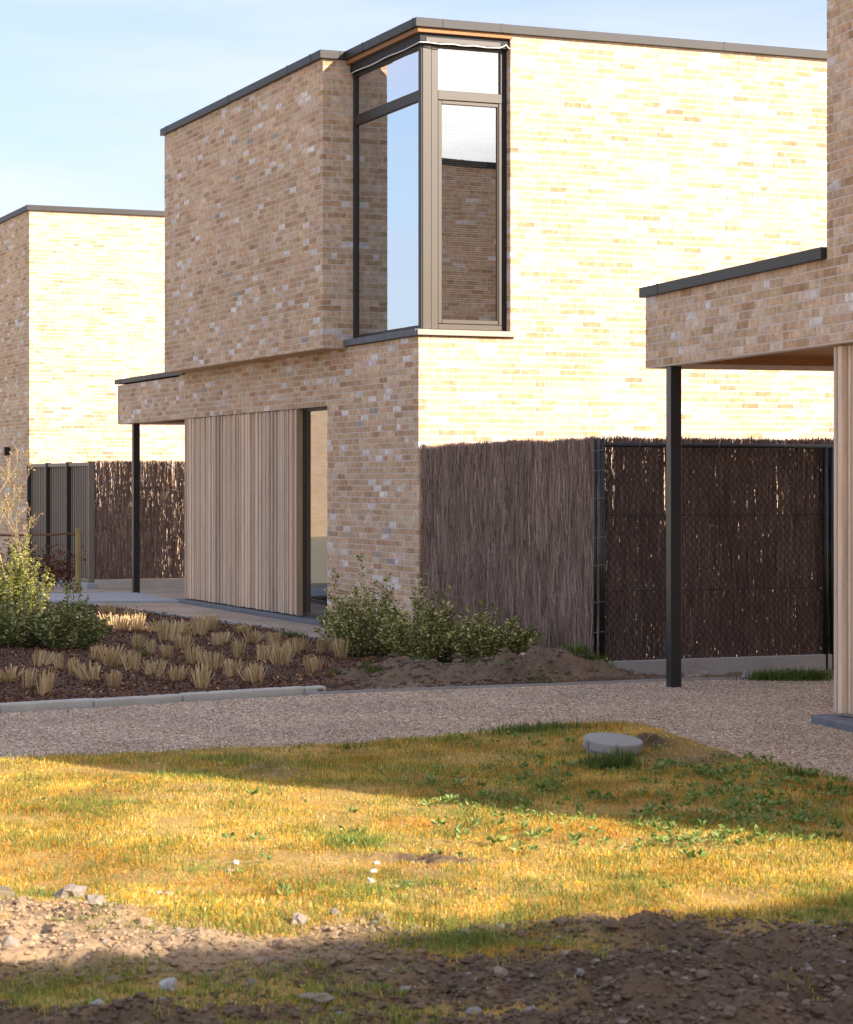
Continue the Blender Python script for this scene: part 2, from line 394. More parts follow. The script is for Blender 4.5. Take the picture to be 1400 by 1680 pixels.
def slat_wall(parent, y0, y1, z0, z1, x=0.0, seed=3, dirn=-1):
    """upright timber slats of mixed width, each a part; face at x, running y0..y1"""
    rg = random.Random(seed); y = y0
    while y < y1-.03:
        w = rg.choice([.03, .03, .045, .045, .06, .085]); w = min(w, y1-y)
        d = rg.choice([.0, .010, .024, .038])
        m = MB(); m.box(x+d, x+.075, y, y+w, z0+rg.uniform(0, .004), z1-rg.uniform(0, .004))
        o = m.build('slat', M_SLAT, parent, bevel=.003)
        t = rg.uniform(.72, 1.15); wm = rg.uniform(-.02, .05)
        c = np.array((.76*t+wm, .57*t, .405*t-wm*.5))
        a = o.data.attributes.new('Col', 'FLOAT_COLOR', 'POINT')
        a.data.foreach_set('color', np.tile(np.append(c, 1), len(o.data.vertices)).astype(np.float32))
        y += w+rg.choice([.012, .020, .028])
    MB().box(x+.077, x+.11, y0, y1, z0+.01, z1).build('slat_backing', M_BACK, parent)

ROOF = 6.57; CAPZ = (6.555, 6.65)

# ------------------------------------------------------------------ ground sheets
g = MB(); g.v = [(-900,-300,-.30),(900,-300,-.30),(900,1500,-.30),(-900,1500,-.30)]; g.f = [(0,1,2,3)]
tag(g.build('ground', M_GROUND), kind='structure')

NEAR = [(-9.0, 11.4), (-2.59, 14.24), (-1.4, 14.75), (-.39, 15.17), (.62, 15.95), (1.05, 16.22), (1.45, 16.17), (1.62, 15.4), (1.87, 14.39), (2.41, 13.28), (3.6, 9.6), (5.4, 3.0)]   # lawn edge
FAR = [(-9.0, 13.2), (-3.14, 17.26), (-1.88, 18.12), (-.97, 18.75), (0.0, 19.19), (1.02, 19.6), (1.95, 20.02), (3.51, 20.42), (8.0, 21.6)]             # bed side of the drive
def sheet(name, poly, z, m, kind='structure'):
    me = bpy.data.meshes.new(name); me.from_pydata([(x, y, z) for x, y in poly], [], [tuple(range(len(poly)))]); me.update(); me.materials.append(m)
    o = link(name, me); tag(o, kind=kind); return o
sheet('gravel_drive', NEAR+[(9.5, 3.0), (9.5, 21.7)]+FAR[::-1], 0.0, M_GRAVEL)

# lawn height field
def lawn_z(X, Y):
    px, py = px_of(X, Y)
    z = .045*(fbm(X*.5, Y*.5, 3, 3)-.45)+.03*(fbm(X*2.1, Y*2.1, 9, 3)-.45)+.012
    soil = soil_amt(X, Y)
    wx = X+.02*(fbm(X*14, Y*14, 35, 3)-.45); wy = Y+.02*(fbm(X*14, Y*14, 36, 3)-.45)
    rough = np.clip(.45+1.8*(fbm(X*1.2, Y*1.2, 37, 3)-.35), .3, 1.15)
    z = z+soil*(.04*(fbm(X*5, Y*5, 21, 4)-.45)+rough*(.95*lumps(wx, wy, .13, 5)+.75*lumps(wx, wy, .048, 6)+.5*lumps(wx, wy, .026, 8)-.02)+.02*(fbm(X*30, Y*30, 33, 3)-.45))
    z = z+.05*np.exp(-((px-1000)/260)**2-((py-1225)/45)**2)
    # ridge of clods along the lit soil band, wheel ruts at right
    z = z+.03*np.exp(-((py-1512-.012*(px-300))/26)**2)*(px < 640)
    z = z+.03*soil*np.sin((py+px*.09)/9.5)*(px > 930)*(py > 1500)
    return z
def soil_paleness(X, Y):
    # paler earth at the left, darker towards the right and the bottom
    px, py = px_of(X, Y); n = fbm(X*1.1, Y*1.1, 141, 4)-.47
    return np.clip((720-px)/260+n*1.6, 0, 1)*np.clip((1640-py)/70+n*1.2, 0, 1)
def soil_amt(X, Y):
    px, py = px_of(X, Y)
    n = fbm(X*1.6, Y*1.6, 41, 4)-.47
    a = np.clip((py-1484-46*np.exp(-((px-770)/170)**2)+n*150)/45, 0, 1)                  # foreground earth
    def blob(cx, cy, rx, ry): return np.exp(-((px-cx)/rx)**2-((py-cy)/ry)**2)
    b = a
    for c in [(90, 1640, 170, 34), (430, 1648, 220, 30), (330, 1495, 150, 14), (640, 1475, 120, 24), (830, 1480, 160, 30), (800, 1560, 200, 20), (1380, 1500, 90, 40), (1000, 1475, 160, 25), (60, 1470, 60, 20), (760, 1672, 160, 16)]:
        b = b-1.2*blob(*c)*(0.72+2.2*n)
    b = np.clip(b, 0, 1)
    for c in [(1180, 1255, 150, 16), (1060, 1235, 60, 9), (700, 1418, 120, 10), (450, 1268, 60, 12)]:
        b = np.maximum(b, np.clip(blob(*c)*(1.0+1.4*n), 0, 1))
    return b
xs = np.unique(np.concatenate([np.arange(-9.4, -3.3, .22), np.arange(-3.3, 3.5, .016), np.arange(3.5, 5.6, .22)]))
ys = np.unique(np.concatenate([np.arange(3.0, 6.9, .2), np.arange(6.9, 9.9, .0125), np.arange(9.9, 16.6, .05)]))
GX, GY = np.meshgrid(xs, ys); ins = inside(NEAR+[(5.4, 2.0), (-9.6, 2.0), (-9.6, 11.2)], GX, GY)
GZ = np.where(ins, np.maximum(lawn_z(GX, GY), -.06), -.12)
nx, ny = len(xs), len(ys); ii = (np.arange(ny-1)[:, None]*nx+np.arange(nx-1)[None]).ravel()
LF = np.stack([ii, ii+1, ii+nx+1, ii+nx], 1)
sa_ = soil_amt(GX, GY); n_ = fbm(GX*3, GY*3, 77, 4)[..., None]
pX, pY = px_of(GX, GY)
lightsoil = soil_paleness(GX, GY)[..., None]
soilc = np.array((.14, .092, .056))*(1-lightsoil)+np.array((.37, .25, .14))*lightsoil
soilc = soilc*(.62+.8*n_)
thatch = np.array((.46, .29, .09))*(.5+1.0*n_)
lc = soilc*sa_[..., None]+thatch*(1-sa_[..., None])
tag(link('lawn', np_mesh('lawn', np.stack([GX, GY, GZ], -1).reshape(-1, 3), LF, M_SOIL, lc.reshape(-1, 3), smooth=True)), kind='structure')

# edging strip between lawn and drive (right-hand side, flat concrete)
def strip(name, pts, w, z0, z1, m, parent=None, kind='structure', bev=.006):
    b = MB(); P = [Vector(p) for p in pts]; n = len(P); L = []; R = []
    for i in range(n):
        d = (P[min(i+1, n-1)]-P[max(i-1, 0)]).normalized(); q = Vector((-d.y, d.x)); L.append(P[i]+q*w); R.append(P[i])
    for i in range(n): b.v += [(R[i].x, R[i].y, z0), (L[i].x, L[i].y, z0), (L[i].x, L[i].y, z1), (R[i].x, R[i].y, z1)]
    for i in range(n-1):
        q = i*4
        for k in range(4): b.f.append((q+k, q+(k+1) % 4, q+4+(k+1) % 4, q+4+k))
    b.f += [(0,1,2,3), (4*n-1, 4*n-2, 4*n-3, 4*n-4)]
    o = b.build(name, m, parent)
    if kind: tag(o, kind=kind)
    return o
strip('lawn_edging', [(5.4, 3.0), (3.6, 9.6), (2.41, 13.28), (1.87, 14.39), (1.62, 15.4), (1.47, 16.1), (1.40, 16.21), (1.05, 16.25), (.62, 15.98)], .05, -.1, .022, M_CONC)

# planting bed sheet with the mulch, beige path, slab
def grid_sheet(name, poly, x0, x1, y0, y1, st, zf, m, colf=None, drop=-.16, smooth=True):
    X, Y = np.meshgrid(np.arange(x0, x1, st), np.arange(y0, y1, st)); ok = inside(poly, X, Y)
    Z = np.where(ok, zf(X, Y), drop); q = X.shape[1]; p = X.shape[0]
    i = (np.arange(p-1)[:, None]*q+np.arange(q-1)[None]).ravel()
    f = np.stack([i, i+1, i+q+1, i+q], 1); keep = ok.ravel()[f].any(1)
    return np_mesh(name, np.stack([X, Y, Z], -1).reshape(-1, 3), f[keep], m, colf(X, Y).reshape(-1, 3) if colf else None, smooth=smooth)
BED = [(-9.0, 13.3), (-3.14, 17.36), (-1.88, 18.22), (-.97, 18.85), (-.55, 19.3), (-.45, 22.0), (-.93, 24.3), (-1.89, 26.85), (-3.1, 29.2), (-4.33, 31.4), (-5.0, 32.6), (-7.5, 33.3), (-12, 33.3), (-12, 15)]
def bed_z(X, Y): return .045+.05*(fbm(X*.8, Y*.8, 51, 3)-.45)+.03*(fbm(X*6, Y*6, 52, 3)-.45)
tag(link('planting_bed', grid_sheet('planting_bed', BED, -12.2, -.3, 13, 33.5, .08, bed_z, M_MULCH)), kind='structure')
HP = [(-.96, 24.38), (-.2, 25.0), (-1.18, 27.6), (-3.5, 33.2), (-5.0, 36.2), (-6.4, 36.0), (-6.6, 34.3), (-5.3, 33.3), (-4.33, 31.4), (-3.1, 29.2), (-1.89, 26.88)]
sheet('beige_gravel_path', HP, .012, M_PATH)
sheet('side_gravel', [(-1.0, 34.0), (-3.3, 32.6), (-8, 32.0), (-9, 39.5), (-7.5, 41.8), (-2, 44)], -.005, M_PATH)
strip('path_edging', [(-.96, 24.38), (-1.89, 26.88), (-3.1, 29.2), (-4.33, 31.4), (-5.0, 32.7)], .03, -.1, .055, M_SLAB)
sl = MB(); sl.v = [(x, y, z) for z in (-.05, .05) for x, y in [(-3.42, 32.9), (-5.0, 32.85), (-8.6, 32.2), (-8.6, 34.4), (-6.4, 34.9), (-4.35, 35.25)]]
sl.f = [tuple(range(6)), tuple(range(6, 12))]+[(i, (i+1) % 6, 6+(i+1) % 6, 6+i) for i in range(6)]
tag(sl.build('concrete_path_slab', M_SLAB, bevel=.01), kind='structure')

# kerb of separate concrete lengths along the bed
kerb = empty('kerb', (-3.14, 17.26, 0)); tag(kerb, kind='structure')
kp = [Vector(p) for p in [(-9.0, 13.24), (-3.14, 17.30), (-1.88, 18.16), (-.97, 18.79), (-.80, 18.90)]]
acc = 0; seg = []
for a, b in zip(kp[:-1], kp[1:]):
    L = (b-a).length; n = max(1, round(L/1.0)); 
    for i in range(n): seg.append((a.lerp(b, i/n), a.lerp(b, (i+1)/n)))
for a, b in seg:
    d = (b-a).normalized(); q = Vector((-d.y, d.x)); a2 = a+d*.004; b2 = b-d*.004; h = .062+random.uniform(-.006, .006)
    m = MB(); pts = [a2, b2, b2+q*.10, a2+q*.10]
    m.v = [(p.x+3.14, p.y-17.26, -.1) for p in pts]+[(p.x+3.14, p.y-17.26, h) for p in pts]
    m.f = [(0,3,2,1),(4,5,6,7),(0,1,5,4),(1,2,6,5),(2,3,7,6),(3,0,4,7)]
    m.build('kerb_stone', M_KERB, kerb, bevel=.012)
strip('drive_edging', [(-.97, 18.75), (0.0, 19.19), (1.02, 19.6), (1.95, 20.02), (3.51, 20.42), (6, 21.0)], .035, -.1, .018, M_CONC)

# soil mound along the drive in front of the brush fence
MOUND = [(-1.25, 18.66), (-.97, 18.80), (0.0, 19.25), (1.02, 19.66), (1.95, 20.08), (3.51, 20.48), (5.5, 21.0), (5.5, 23.0), (3.8, 22.1), (1.58, 21.0), (.9, 22.6), (-.1, 24.9), (-.93, 24.2), (-.45, 22), (-.75, 19.8)]
def mound_z(X, Y):
    px, py = px_of(X, Y)
    h = .13*np.exp(-((X-.45)/1.25)**4-((Y-19.95)/.52)**2)*(.62+.75*fbm(X*1.5, Y*1.5, 61, 3))
    h = h+.10*np.exp(-((X-1.0)/.4)**2-((Y-20.15)/.3)**2)+.06*np.exp(-((X+.25)/.3)**2-((Y-19.75)/.25)**2)
    edge = np.clip((Y-(19.2+.40*X))/.25, 0.12, 1)
    h = h*edge*(X < 1.9)
    wx = X+.03*(fbm(X*9, Y*9, 66, 3)-.45); wy = Y+.03*(fbm(X*9, Y*9, 67, 3)-.45)
    z = .01+h+edge*(.05*(fbm(X*6, Y*6, 62, 4)-.45)+.8*lumps(wx, wy, .19, 15)*np.clip(h*8, .2, 1)+.6*lumps(wx, wy, .085, 16)+.03*(fbm(X*22, Y*22, 63, 2)-.45)-.02)
    return np.where(X > 1.7, z-.07*np.clip((X-1.7)/.4, 0, 1)*np.clip((Y-20.3)/.3, 0, 1), z)
def mound_c(X, Y):
    n = fbm(X*3, Y*3, 64, 4)[..., None]; return np.array((.20, .134, .086))*(.65+.75*n)
tag(link('soil_mound', grid_sheet('soil_mound', MOUND, -1.3, 5.6, 18.5, 25.0, .022, mound_z, M_SOIL, mound_c, smooth=False)), kind='structure')

# ------------------------------------------------------------------ main house
A_MAIN = math.radians(22.6)
main = empty('brick_house', (-.0844, 25.0, 0), A_MAIN)
tag(main, 'two-storey buff brick house with corner window, slatted timber wall and overhanging upper block', 'house')
LDOOR, LSLAT0, LSLAT1, LCAN0, LCAN1 = 2.82, 3.94, 8.72, 8.89, 12.2
BX, BY0, BY1 = -.30, 2.15, 8.60
BZ = 3.237; LZ = 2.60
WX1, WZ0, WZ1 = 1.078, 3.335, 6.53
m = MB(); i_ = .0026
m.box(i_, 8, i_, .30, -.3, 3.26); m.box(WX1+i_, 8, i_, .30, 3.26, ROOF)                       # sunlit wall
m.box(i_, .30, .30, LDOOR-i_, -.3, 3.26)                                                         # pier
m.box(i_, .30, LDOOR-i_, LCAN0, LZ+i_, 3.26); m.box(.32, .34, LDOOR-.5, LCAN0, -.3, 3.2)
m.box(BX+i_, .0, BY0+i_, BY1-i_, BZ+i_, ROOF)                                                    # upper block face
m.box(.0, .3, BY0+i_, BY1-i_, 3.26, ROOF)
m.box(.3, 8, 8.3, 8.59, -.3, ROOF); m.box(7.7, 8, .3, 8.3, -.3, ROOF)                            # back walls
m.box(.1, 8, .1, 8.3, 6.545, ROOF-.01)                                                             # roof deck
wall = m.build('wall', M_MORTAR, main)
MB().box(.30, 7.7, .30, 8.3, 3.10, 3.25).box(.30, 7.7, .30, 8.3, 6.42, 6.54).box(3.4, 3.5, .3, 8.3, 3.25, 6.42).box(.3, 3.4, 4.6, 4.7, 3.25, 6.42).build('room_surfaces', M_ROOM, main)
MB().box(.36, 7.7, LDOOR-.4, LCAN0-.6, -.02, .02).build('hall_floor', M_ROOM, main)
fc = []
# sunlit wall: origin (0,0) dir +x normal -y
fc.append(((0, 0), (1, 0), (0, -1), lay(6.8, -.2, 6.56, [(-1, WX1, 3.262, 9)], q0=0, seed=1)))
# left pier and lintel: origin (0,0) dir +y normal -x
fc.append(((0, 0), (0, 1), (-1, 0), lay(LCAN1, -.2, 3.262, [(LDOOR, 99, -1, LZ), (BY0, LCAN0, BZ+.02, 9), (LCAN0, 99, 3.22, 9), (LCAN0-.006, LCAN0+.006, -1, 9)], q0=1, seed=2)))
# upper block left face
fc.append(((BX, BY0), (0, 1), (-1, 0), lay(BY1-BY0, BZ, 6.56, [], q0=1, seed=3)))
# return of the block beside the window
fc.append(((BX, BY0), (1, 0), (0, -1), lay(.39, BZ, 6.56, [], q0=0, seed=4)))
# window reveal on the right (faces left)
fc.append(((WX1, 0), (0, 1), (-1, 0), lay(.16, WZ0, 6.55, [], q0=0, seed=5)))
brickwork(main, wall, fc, lambda fi, u, w: (u > 700) & (u < 1330) & (w > 60) & (w < 715) & ~((u > 1030) & (w > 400)) if fi == 0 else ((u > 545) & (u < 680) & (w < 950) if fi == 1 else u < -1))
# underside of the overhanging block
MB().box(BX+.006, -.001, BY0+.006, BY1-.006, BZ+.001, BZ+.009).build('overhang_soffit', M_BRICKTEX, main)
# canopy
MB().box(.11, .14, LCAN0, LCAN1-.11, LZ, 3.2).box(i_, .112, LCAN0, LCAN1-i_, LZ+i_, 3.2).box(i_, 3.0, LCAN1-.11, LCAN1-i_, LZ+i_, 3.2).box(2.9, 3.0, LCAN0, LCAN1-.11, LZ+.01, 3.2).build('canopy_fascia', M_MORTAR, main)
for k in range(22): MB().box(.14+k*.125, .14+k*.125+.119, LCAN0, LCAN1-.11, 2.74, 2.76).build('soffit_board', M_SOFFIT, main)
MB().box(.10, 3.0, LCAN0+.0, LCAN1-.05, 3.15, 3.22).build('canopy_deck', M_DARK, main)
MB().box(.14, 2.9, LCAN1-.135, LCAN1-.112, 2.64, 2.76).build('canopy_beam', M_SOFFIT, main)
cap_run(main, (-.04, LCAN1+.04), (-.04, BY1+.0), 3.22, 3.29, .30, (1, 0), [.32, 2.1], 'canopy_cap')
MB().box(.03, .13, 11.40, 11.50, -.05, LZ+.02).build('canopy_post', M_POST, main, bevel=.004)
# roof cap
cap_run(main, (.26, -.05), (8.05, -.05), CAPZ[0], CAPZ[1], .32, (0, 1), [.7, 3.45, 6.0])
cap_run(main, (-.05, BY0-.05), (-.05, -.05), CAPZ[0], CAPZ[1], .31, (1, 0), [.55, 2.05])
cap_run(main, (BX-.05, BY1+.05), (BX-.05, BY0-.05), CAPZ[0], CAPZ[1], .24, (1, 0), [.3, 3.1, 5.4, 6.2])
MB().box(BX-.05+.242, .30, BY0-.05, BY0+.2, CAPZ[0], CAPZ[1]-.001).build('roof_cap', M_CAP, main, bevel=.003)
# window assembly
win = empty('corner_window', (0, 0, 0)); win.parent = main
FY = .10
def fr(x0, x1, z0, z1, y0=FY, y1=FY+.07, m=M_FRAME): MB().box(x0, x1, y0, y1, z0, z1).build('frame', m, win, bevel=.004)
fr(.085, .185, 3.345, 6.40, FY-.012); fr(.189, .268, 3.345, 6.40)                    # corner mullion
fr(.268, 1.022, 5.815, 5.915); fr(.268, 1.022, 3.345, 3.405); fr(.268, 1.022, 6.372, 6.40); fr(.987, 1.022, 3.405, 5.815, FY+.004); fr(1.004, 1.022, 5.915, 6.372)
fr(.273, .318, 3.41, 5.81, FY+.012); fr(.318, .985, 3.41, 3.455, FY+.012); fr(.318, .985, 5.772, 5.81, FY+.012); fr(.972, .985, 3.455, 5.772, FY+.012)
fr(1.022, 1.078, 3.335, 6.50, FY+.002, FY+.07, M_DARK)
def pane(x0, x1, y0, y1, z0, z1): return MB().box(x0, x1, y0, y1, z0, z1).build('pane', M_GLASS, win)
pane(.318, .972, FY+.035, FY+.039, 3.455, 5.772); pane(.268, 1.004, FY+.033, FY+.037, 5.915, 6.372)
# left side of the corner window: its shade put into a darker frame material
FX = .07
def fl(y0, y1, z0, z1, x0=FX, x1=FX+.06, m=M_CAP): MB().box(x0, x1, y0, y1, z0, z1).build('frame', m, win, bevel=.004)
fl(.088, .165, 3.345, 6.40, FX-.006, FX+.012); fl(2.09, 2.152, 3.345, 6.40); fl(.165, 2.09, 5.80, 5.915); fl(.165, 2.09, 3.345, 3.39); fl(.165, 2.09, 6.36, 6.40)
pane(FX+.028, FX+.032, .165, 2.09, 3.39, 5.80); pane(FX+.026, FX+.030, .165, 2.09, 5.915, 6.36)
# head: timber edge, dark membrane, lit casing, cord
MB().box(-.012, WX1+.02, -.012, .07, 6.505, 6.553).box(-.012, .07, .07, BY0+.1, 6.505, 6.553).build('timber_edge', M_SOFFIT, win)
MB().box(.035, WX1, .035, .13, 6.40, 6.503).box(.035, .13, .13, BY0+.1, 6.40, 6.503).build('head_membrane', M_DARK, win)
MB().box(.10, .97, .026, .032, 6.41, 6.46).build('head_casing', M_FRAME, win)
cd = []
for k in range(13): t = k/12; cd.append((.03+t*.93, .018+.004*math.sin(k*2.2), 6.398+.004*math.sin(k*1.7)))
cd += [(1.0, .02, 6.42), (1.035, .02, 6.44), (1.06, .02, 6.41), (1.072, .01, 6.40)]
cd = [(.02, 2.13-k*.21, 6.393+.006*math.sin(k*1.4)) for k in range(11)]+cd
MB().tube(cd, .007, 6).build('cord', M_CORD, win, smooth=True)
sill = MB().box(-.03, 1.13, -.05, .12, 3.272, 3.332).build('window_sill', M_SILLALU, win, bevel=.004)
MB().box(-.05, .12, -.02, 2.22, 3.265, 3.338).build('window_sill', M_SILL, win, bevel=.006)
# venetian blind behind the front panes (slats far too fine to pick apart)
b = MB()
for k in range(118):
    z = 3.42+k*.0245; b.v += [(.22, FY+.13, z), (1.0, FY+.13, z), (1.0, FY+.148, z+.012), (.22, FY+.148, z+.012)]; q = len(b.v)-4; b.f.append((q, q+1, q+2, q+3))
tag(b.build('blind', M_BLIND, win), kind='stuff')
# slat wall and tall glazed door
slat_wall(main, LSLAT0, LSLAT1, .075, LZ-.002, x=.004, seed=3)
MB().box(.006, .085, LSLAT0-.022, LSLAT0-.002, .075, LZ-.002).build('slat_return', M_RETURN, main)
door = empty('glazed_door', (0, 0, 0)); door.parent = main
MB().box(.088, .16, 3.86, 3.925, .06, LZ-.04).box(.088, .16, LDOOR+.02, LDOOR+.07, .06, LZ-.04).box(.088, .16, LDOOR+.02, 3.925, LZ-.04, LZ+.02).box(.088, .16, LDOOR+.07, 3.86, .06, .12).build('door_frame', M_CAP, door, bevel=.004)
MB().box(.098, .103, LDOOR+.07, 3.86, .12, LZ-.04).build('pane', M_GLASSD, door)
MB().box(-.09, .30, LDOOR+.02, LSLAT1+.12, -.1, .062).build('threshold_stone', M_SILL, main, bevel=.01)

# ------------------------------------------------------------------ left house
left = empty('brick_house', (-7.079, 41.8, 0), A_MAIN)
tag(left, 'brick house farthest left behind the small tree, blank sunlit wall above a brush fence', 'house')
wall = MB().box(i_, 8, i_, 8, -.3, ROOF).build('wall', M_MORTAR, left)
fc = [((0, 0), (1, 0), (0, -1), lay(4.6, -.1, 6.56, [], q0=0, seed=11)), ((0, 0), (0, 1), (-1, 0), lay(5.0, -.1, 6.56, [], q0=1, seed=12))]
brickwork(left, wall, fc, lambda fi, u, w: (u > 52) & (u < 262) & (w > 350) & (w < 590) if fi == 0 else u < -1)
MB().box(4.62, 8.0, .002, .02, -.3, ROOF).build('wall', M_BRICKTEX, left)
cap_run(left, (.26, -.05), (8.05, -.05), CAPZ[0], CAPZ[1], .3, (0, 1), [3.2])
cap_run(left, (-.05, 8.05), (-.05, -.05), CAPZ[0], CAPZ[1], .31, (1, 0), [2.5, 5.0])
lamp = empty('wall_lamp', (0, 0, 0))
lamp.parent = None; lamp.location = (-7.079+(-.06)*math.cos(A_MAIN)-1.55*math.sin(A_MAIN), 41.8+(-.06)*math.sin(A_MAIN)+1.55*math.cos(A_MAIN), 2.2); lamp.rotation_euler = (0, 0, A_MAIN)
tag(lamp, 'small black box lamp on the shaded side wall of the far left house', 'wall lamp')
MB().box(-.055, .045, -.05, .05, 0, .16).build('lamp_body', M_BLACK, lamp, bevel=.004); MB().box(.045, .062, -.035, .035, .02, .14).build('mounting_plate', M_BLACK, lamp)

# ------------------------------------------------------------------ right house
A_R = math.radians(15.5)
right = empty('brick_house', (5.01, 8.52, 0), A_R)
tag(right, 'near brick house cut by the right edge, with flat canopy on a black post', 'house')
RU, RC = 8.24, 11.80; RZ = 2.66; RT = 3.30
m = MB()
m.box(i_, .3, .3, RU-i_, RZ+i_, ROOF); m.box(i_, 8, i_, .3, -.3, ROOF); m.box(.3, 8, RU-.3, RU-i_, RZ+i_, ROOF); m.box(7.7, 8, .3, RU-.3, -.3, ROOF)
m.box(.13, 8, RU-.25, RU-.02, -.3, RZ+i_); m.box(.13, .3, .3, RU-.3, -.3, RZ+i_); m.box(.3, 7.7, .3, RU-.3, 6.5, ROOF-.01)
wall = m.build('wall', M_MORTAR, right)
fc = [((0, 0), (0, 1), (-1, 0), lay(RC, RZ, 6.56, [(RU, 99, RT-.03, 9), (RU-.005, RU+.005, RT-.03, 9)], q0=1, seed=21)),
      ((8, RU), (-1, 0), (0, 1), lay(8, RT+.05, 6.56, [], seed=22)),
      ((0, 0), (1, 0), (0, -1), lay(8, -.1, 6.56, [], q0=0, seed=23)),
      ((2.4, RC), (-1, 0), (0, 1), lay(2.29, RZ, RT-.03, [], seed=24))]
brickwork(right, wall, fc, lambda fi, u, w: (u > 1058) & (u < 1420) & (w > -15) if fi == 0 else u < -1)
cap_run(right, (-.04, RC+.05), (-.04, RU+.01), RT-.035, RT+.05, .30, (1, 0), [.42], 'canopy_cap')
cap_run(right, (-.04+.30, RC+.05), (2.45, RC+.05), RT-.035, RT+.049, .30, (0, -1), [], 'canopy_cap')
MB().box(i_, .11, RU, RC-i_, RZ+i_, RT-.03).box(.11, 2.4, RC-.11, RC-i_, RZ+i_, RT-.03).box(2.3, 2.4, RU, RC-.11, RZ+i_, RT-.03).build('canopy_fascia', M_MORTAR, right)
for k in range(18): MB().box(.112+k*.125, .112+k*.125+.119, RU, RC-.135, 2.775, 2.795).build('soffit_board', M_SOFFIT, right)
MB().box(.10, 2.3, RU, RC-.06, RT-.1, RT-.03).build('canopy_deck', M_DARK, right)
MB().box(.112, 2.3, RC-.135, RC-.112, 2.70, 2.79).build('canopy_beam', M_SOFFIT, right)
MB().box(.03, .125, 11.29, 11.40, -.05, RZ+.02).build('canopy_post', M_POST, right, bevel=.004)
slat_wall(right, 4.6, 8.225, .085, RZ-.012, x=.045, seed=8)
MB().box(-.07, .30, 4.4, 8.36, -.1, .06).build('threshold_stone', M_SILL, right, bevel=.012)
cap_run(right, (-.05, 8.29), (-.05, -.05), CAPZ[0], CAPZ[1], .31, (1, 0), [2.5, 5.0])
cap_run(right, (8.05, RU+.05), (.26, RU+.05), CAPZ[0], CAPZ[1], .3, (0, -1), [2.6, 5.2])
cap_run(right, (.26, -.05), (8.05, -.05), CAPZ[0], CAPZ[1], .3, (0, 1), [2.6, 5.2])

# ------------------------------------------------------------------ houses outside the frame (cast the foreground shade; mirrored in the door glass)
def plain_house(loc, rz, L, D, label):
    h = empty('brick_house', loc, rz); tag(h, label, 'house')
    MB().box(0, L, 0, D, -.3, ROOF).build('wall', M_BRICKTEX, h)
    cap_run(h, (-.05, -.05), (L+.05, -.05), CAPZ[0], CAPZ[1], .3, (0, 1), [L/2]); cap_run(h, (-.05, D+.05), (L+.05, D+.05), CAPZ[0], CAPZ[1], .3, (0, -1), [L/2])
    cap_run(h, (-.05, .26), (-.05, D-.26), CAPZ[0], CAPZ[1], .3, (1, 0), [D/2]); cap_run(h, (L+.05, .26), (L+.05, D-.26), CAPZ[0], CAPZ[1], .3, (-1, 0), [D/2])
    return h
ca, sa = math.cos(A_MAIN), math.sin(A_MAIN)
fx, fy = 8.15, -.86    # far-left corner of the house whose roof shades the foreground
plain_house((fx+8.5*sa, fy-8.5*ca, 0), A_MAIN, 11, 8.5, 'brick house out of frame to the right whose roof shades the foreground earth')
plain_house((-52, 68, 0), A_MAIN, 18, 9, 'brick house out of frame to the left, mirrored in the tall door glass')

# ------------------------------------------------------------------ brush fences
def strands(n_w, L, z0, z1, thick, dens, seed, w=.006, gaps=0.0, wild=.02, topj=.05):
    """upright heather twigs: ribbons in fence-local space (a along, n depth, z). returns verts, faces, colours"""
    rg = np.random.default_rng(seed); N = int(dens*L*(z1-z0))
    a = rg.uniform(0, L, N); ln = rg.uniform(.12, .42, N); zc = rg.uniform(z0-.16, z1+.06, N)
    top = z1+topj*(fbm(a*2.2, a*0+seed, seed, 3)-.5)*1.6+rg.normal(0, .012, N)
    zt = np.minimum(zc+ln/2, top); zb = np.minimum(np.maximum(zc-ln/2, z0), zt-.02); d = rg.uniform(-thick, thick, N)
    if gaps:
        gp = np.sort(rg.uniform(0, L, int(L*gaps)))
        j = np.searchsorted(gp, a); near = np.minimum(np.abs(a-gp[np.clip(j, 0, len(gp)-1)]), np.abs(a-gp[np.clip(j-1, 0, len(gp)-1)]))
        lim = z1-rg.uniform(.0, 1.0, len(gp))[np.clip(j, 0, len(gp)-1)]
        keep = ~((near < .0045) & (zc > lim-.0)); a, ln, zc, zt, zb, d, top = [q[keep] for q in (a, ln, zc, zt, zb, d, top)]; N = len(a)
    ww = w*rg.uniform(.5, 1.4, N); th = rg.uniform(-.9, .9, N); ex = rg.normal(0, wild, N); ex2 = rg.normal(0, wild, N)
    P = np.empty((N, 6, 3)); ca_, sa_2 = np.cos(th)*ww/2, np.sin(th)*ww/2
    for k, (z, o) in enumerate([(zb, ex*.5), (.5*(zb+zt), 0*ex), (zt, ex2*.5)]):
        P[:, 2*k] = np.stack([a-ca_+o, d-sa_2, z], 1); P[:, 2*k+1] = np.stack([a+ca_+o, d+sa_2, z], 1)
    F = (np.array([(0,1,3,2), (2,3,5,4)])[None]+(np.arange(N)*6)[:, None, None]).reshape(-1, 4)
    base = np.array([(.34,.235,.185), (.42,.30,.24), (.24,.155,.115), (.52,.39,.31), (.35,.215,.14)])[rg.choice(5, N, p=[.33,.27,.2,.08,.12])]
    base = base*np.array((1.14, 1.15, 1.15))*(rg.uniform(.7, 1.3, N))[:, None]*(.8+.4*fbm(a*3, zc*1.2, seed+5, 3))[:, None]
    return P.reshape(-1, 3), F, np.repeat(base, 6, 0)
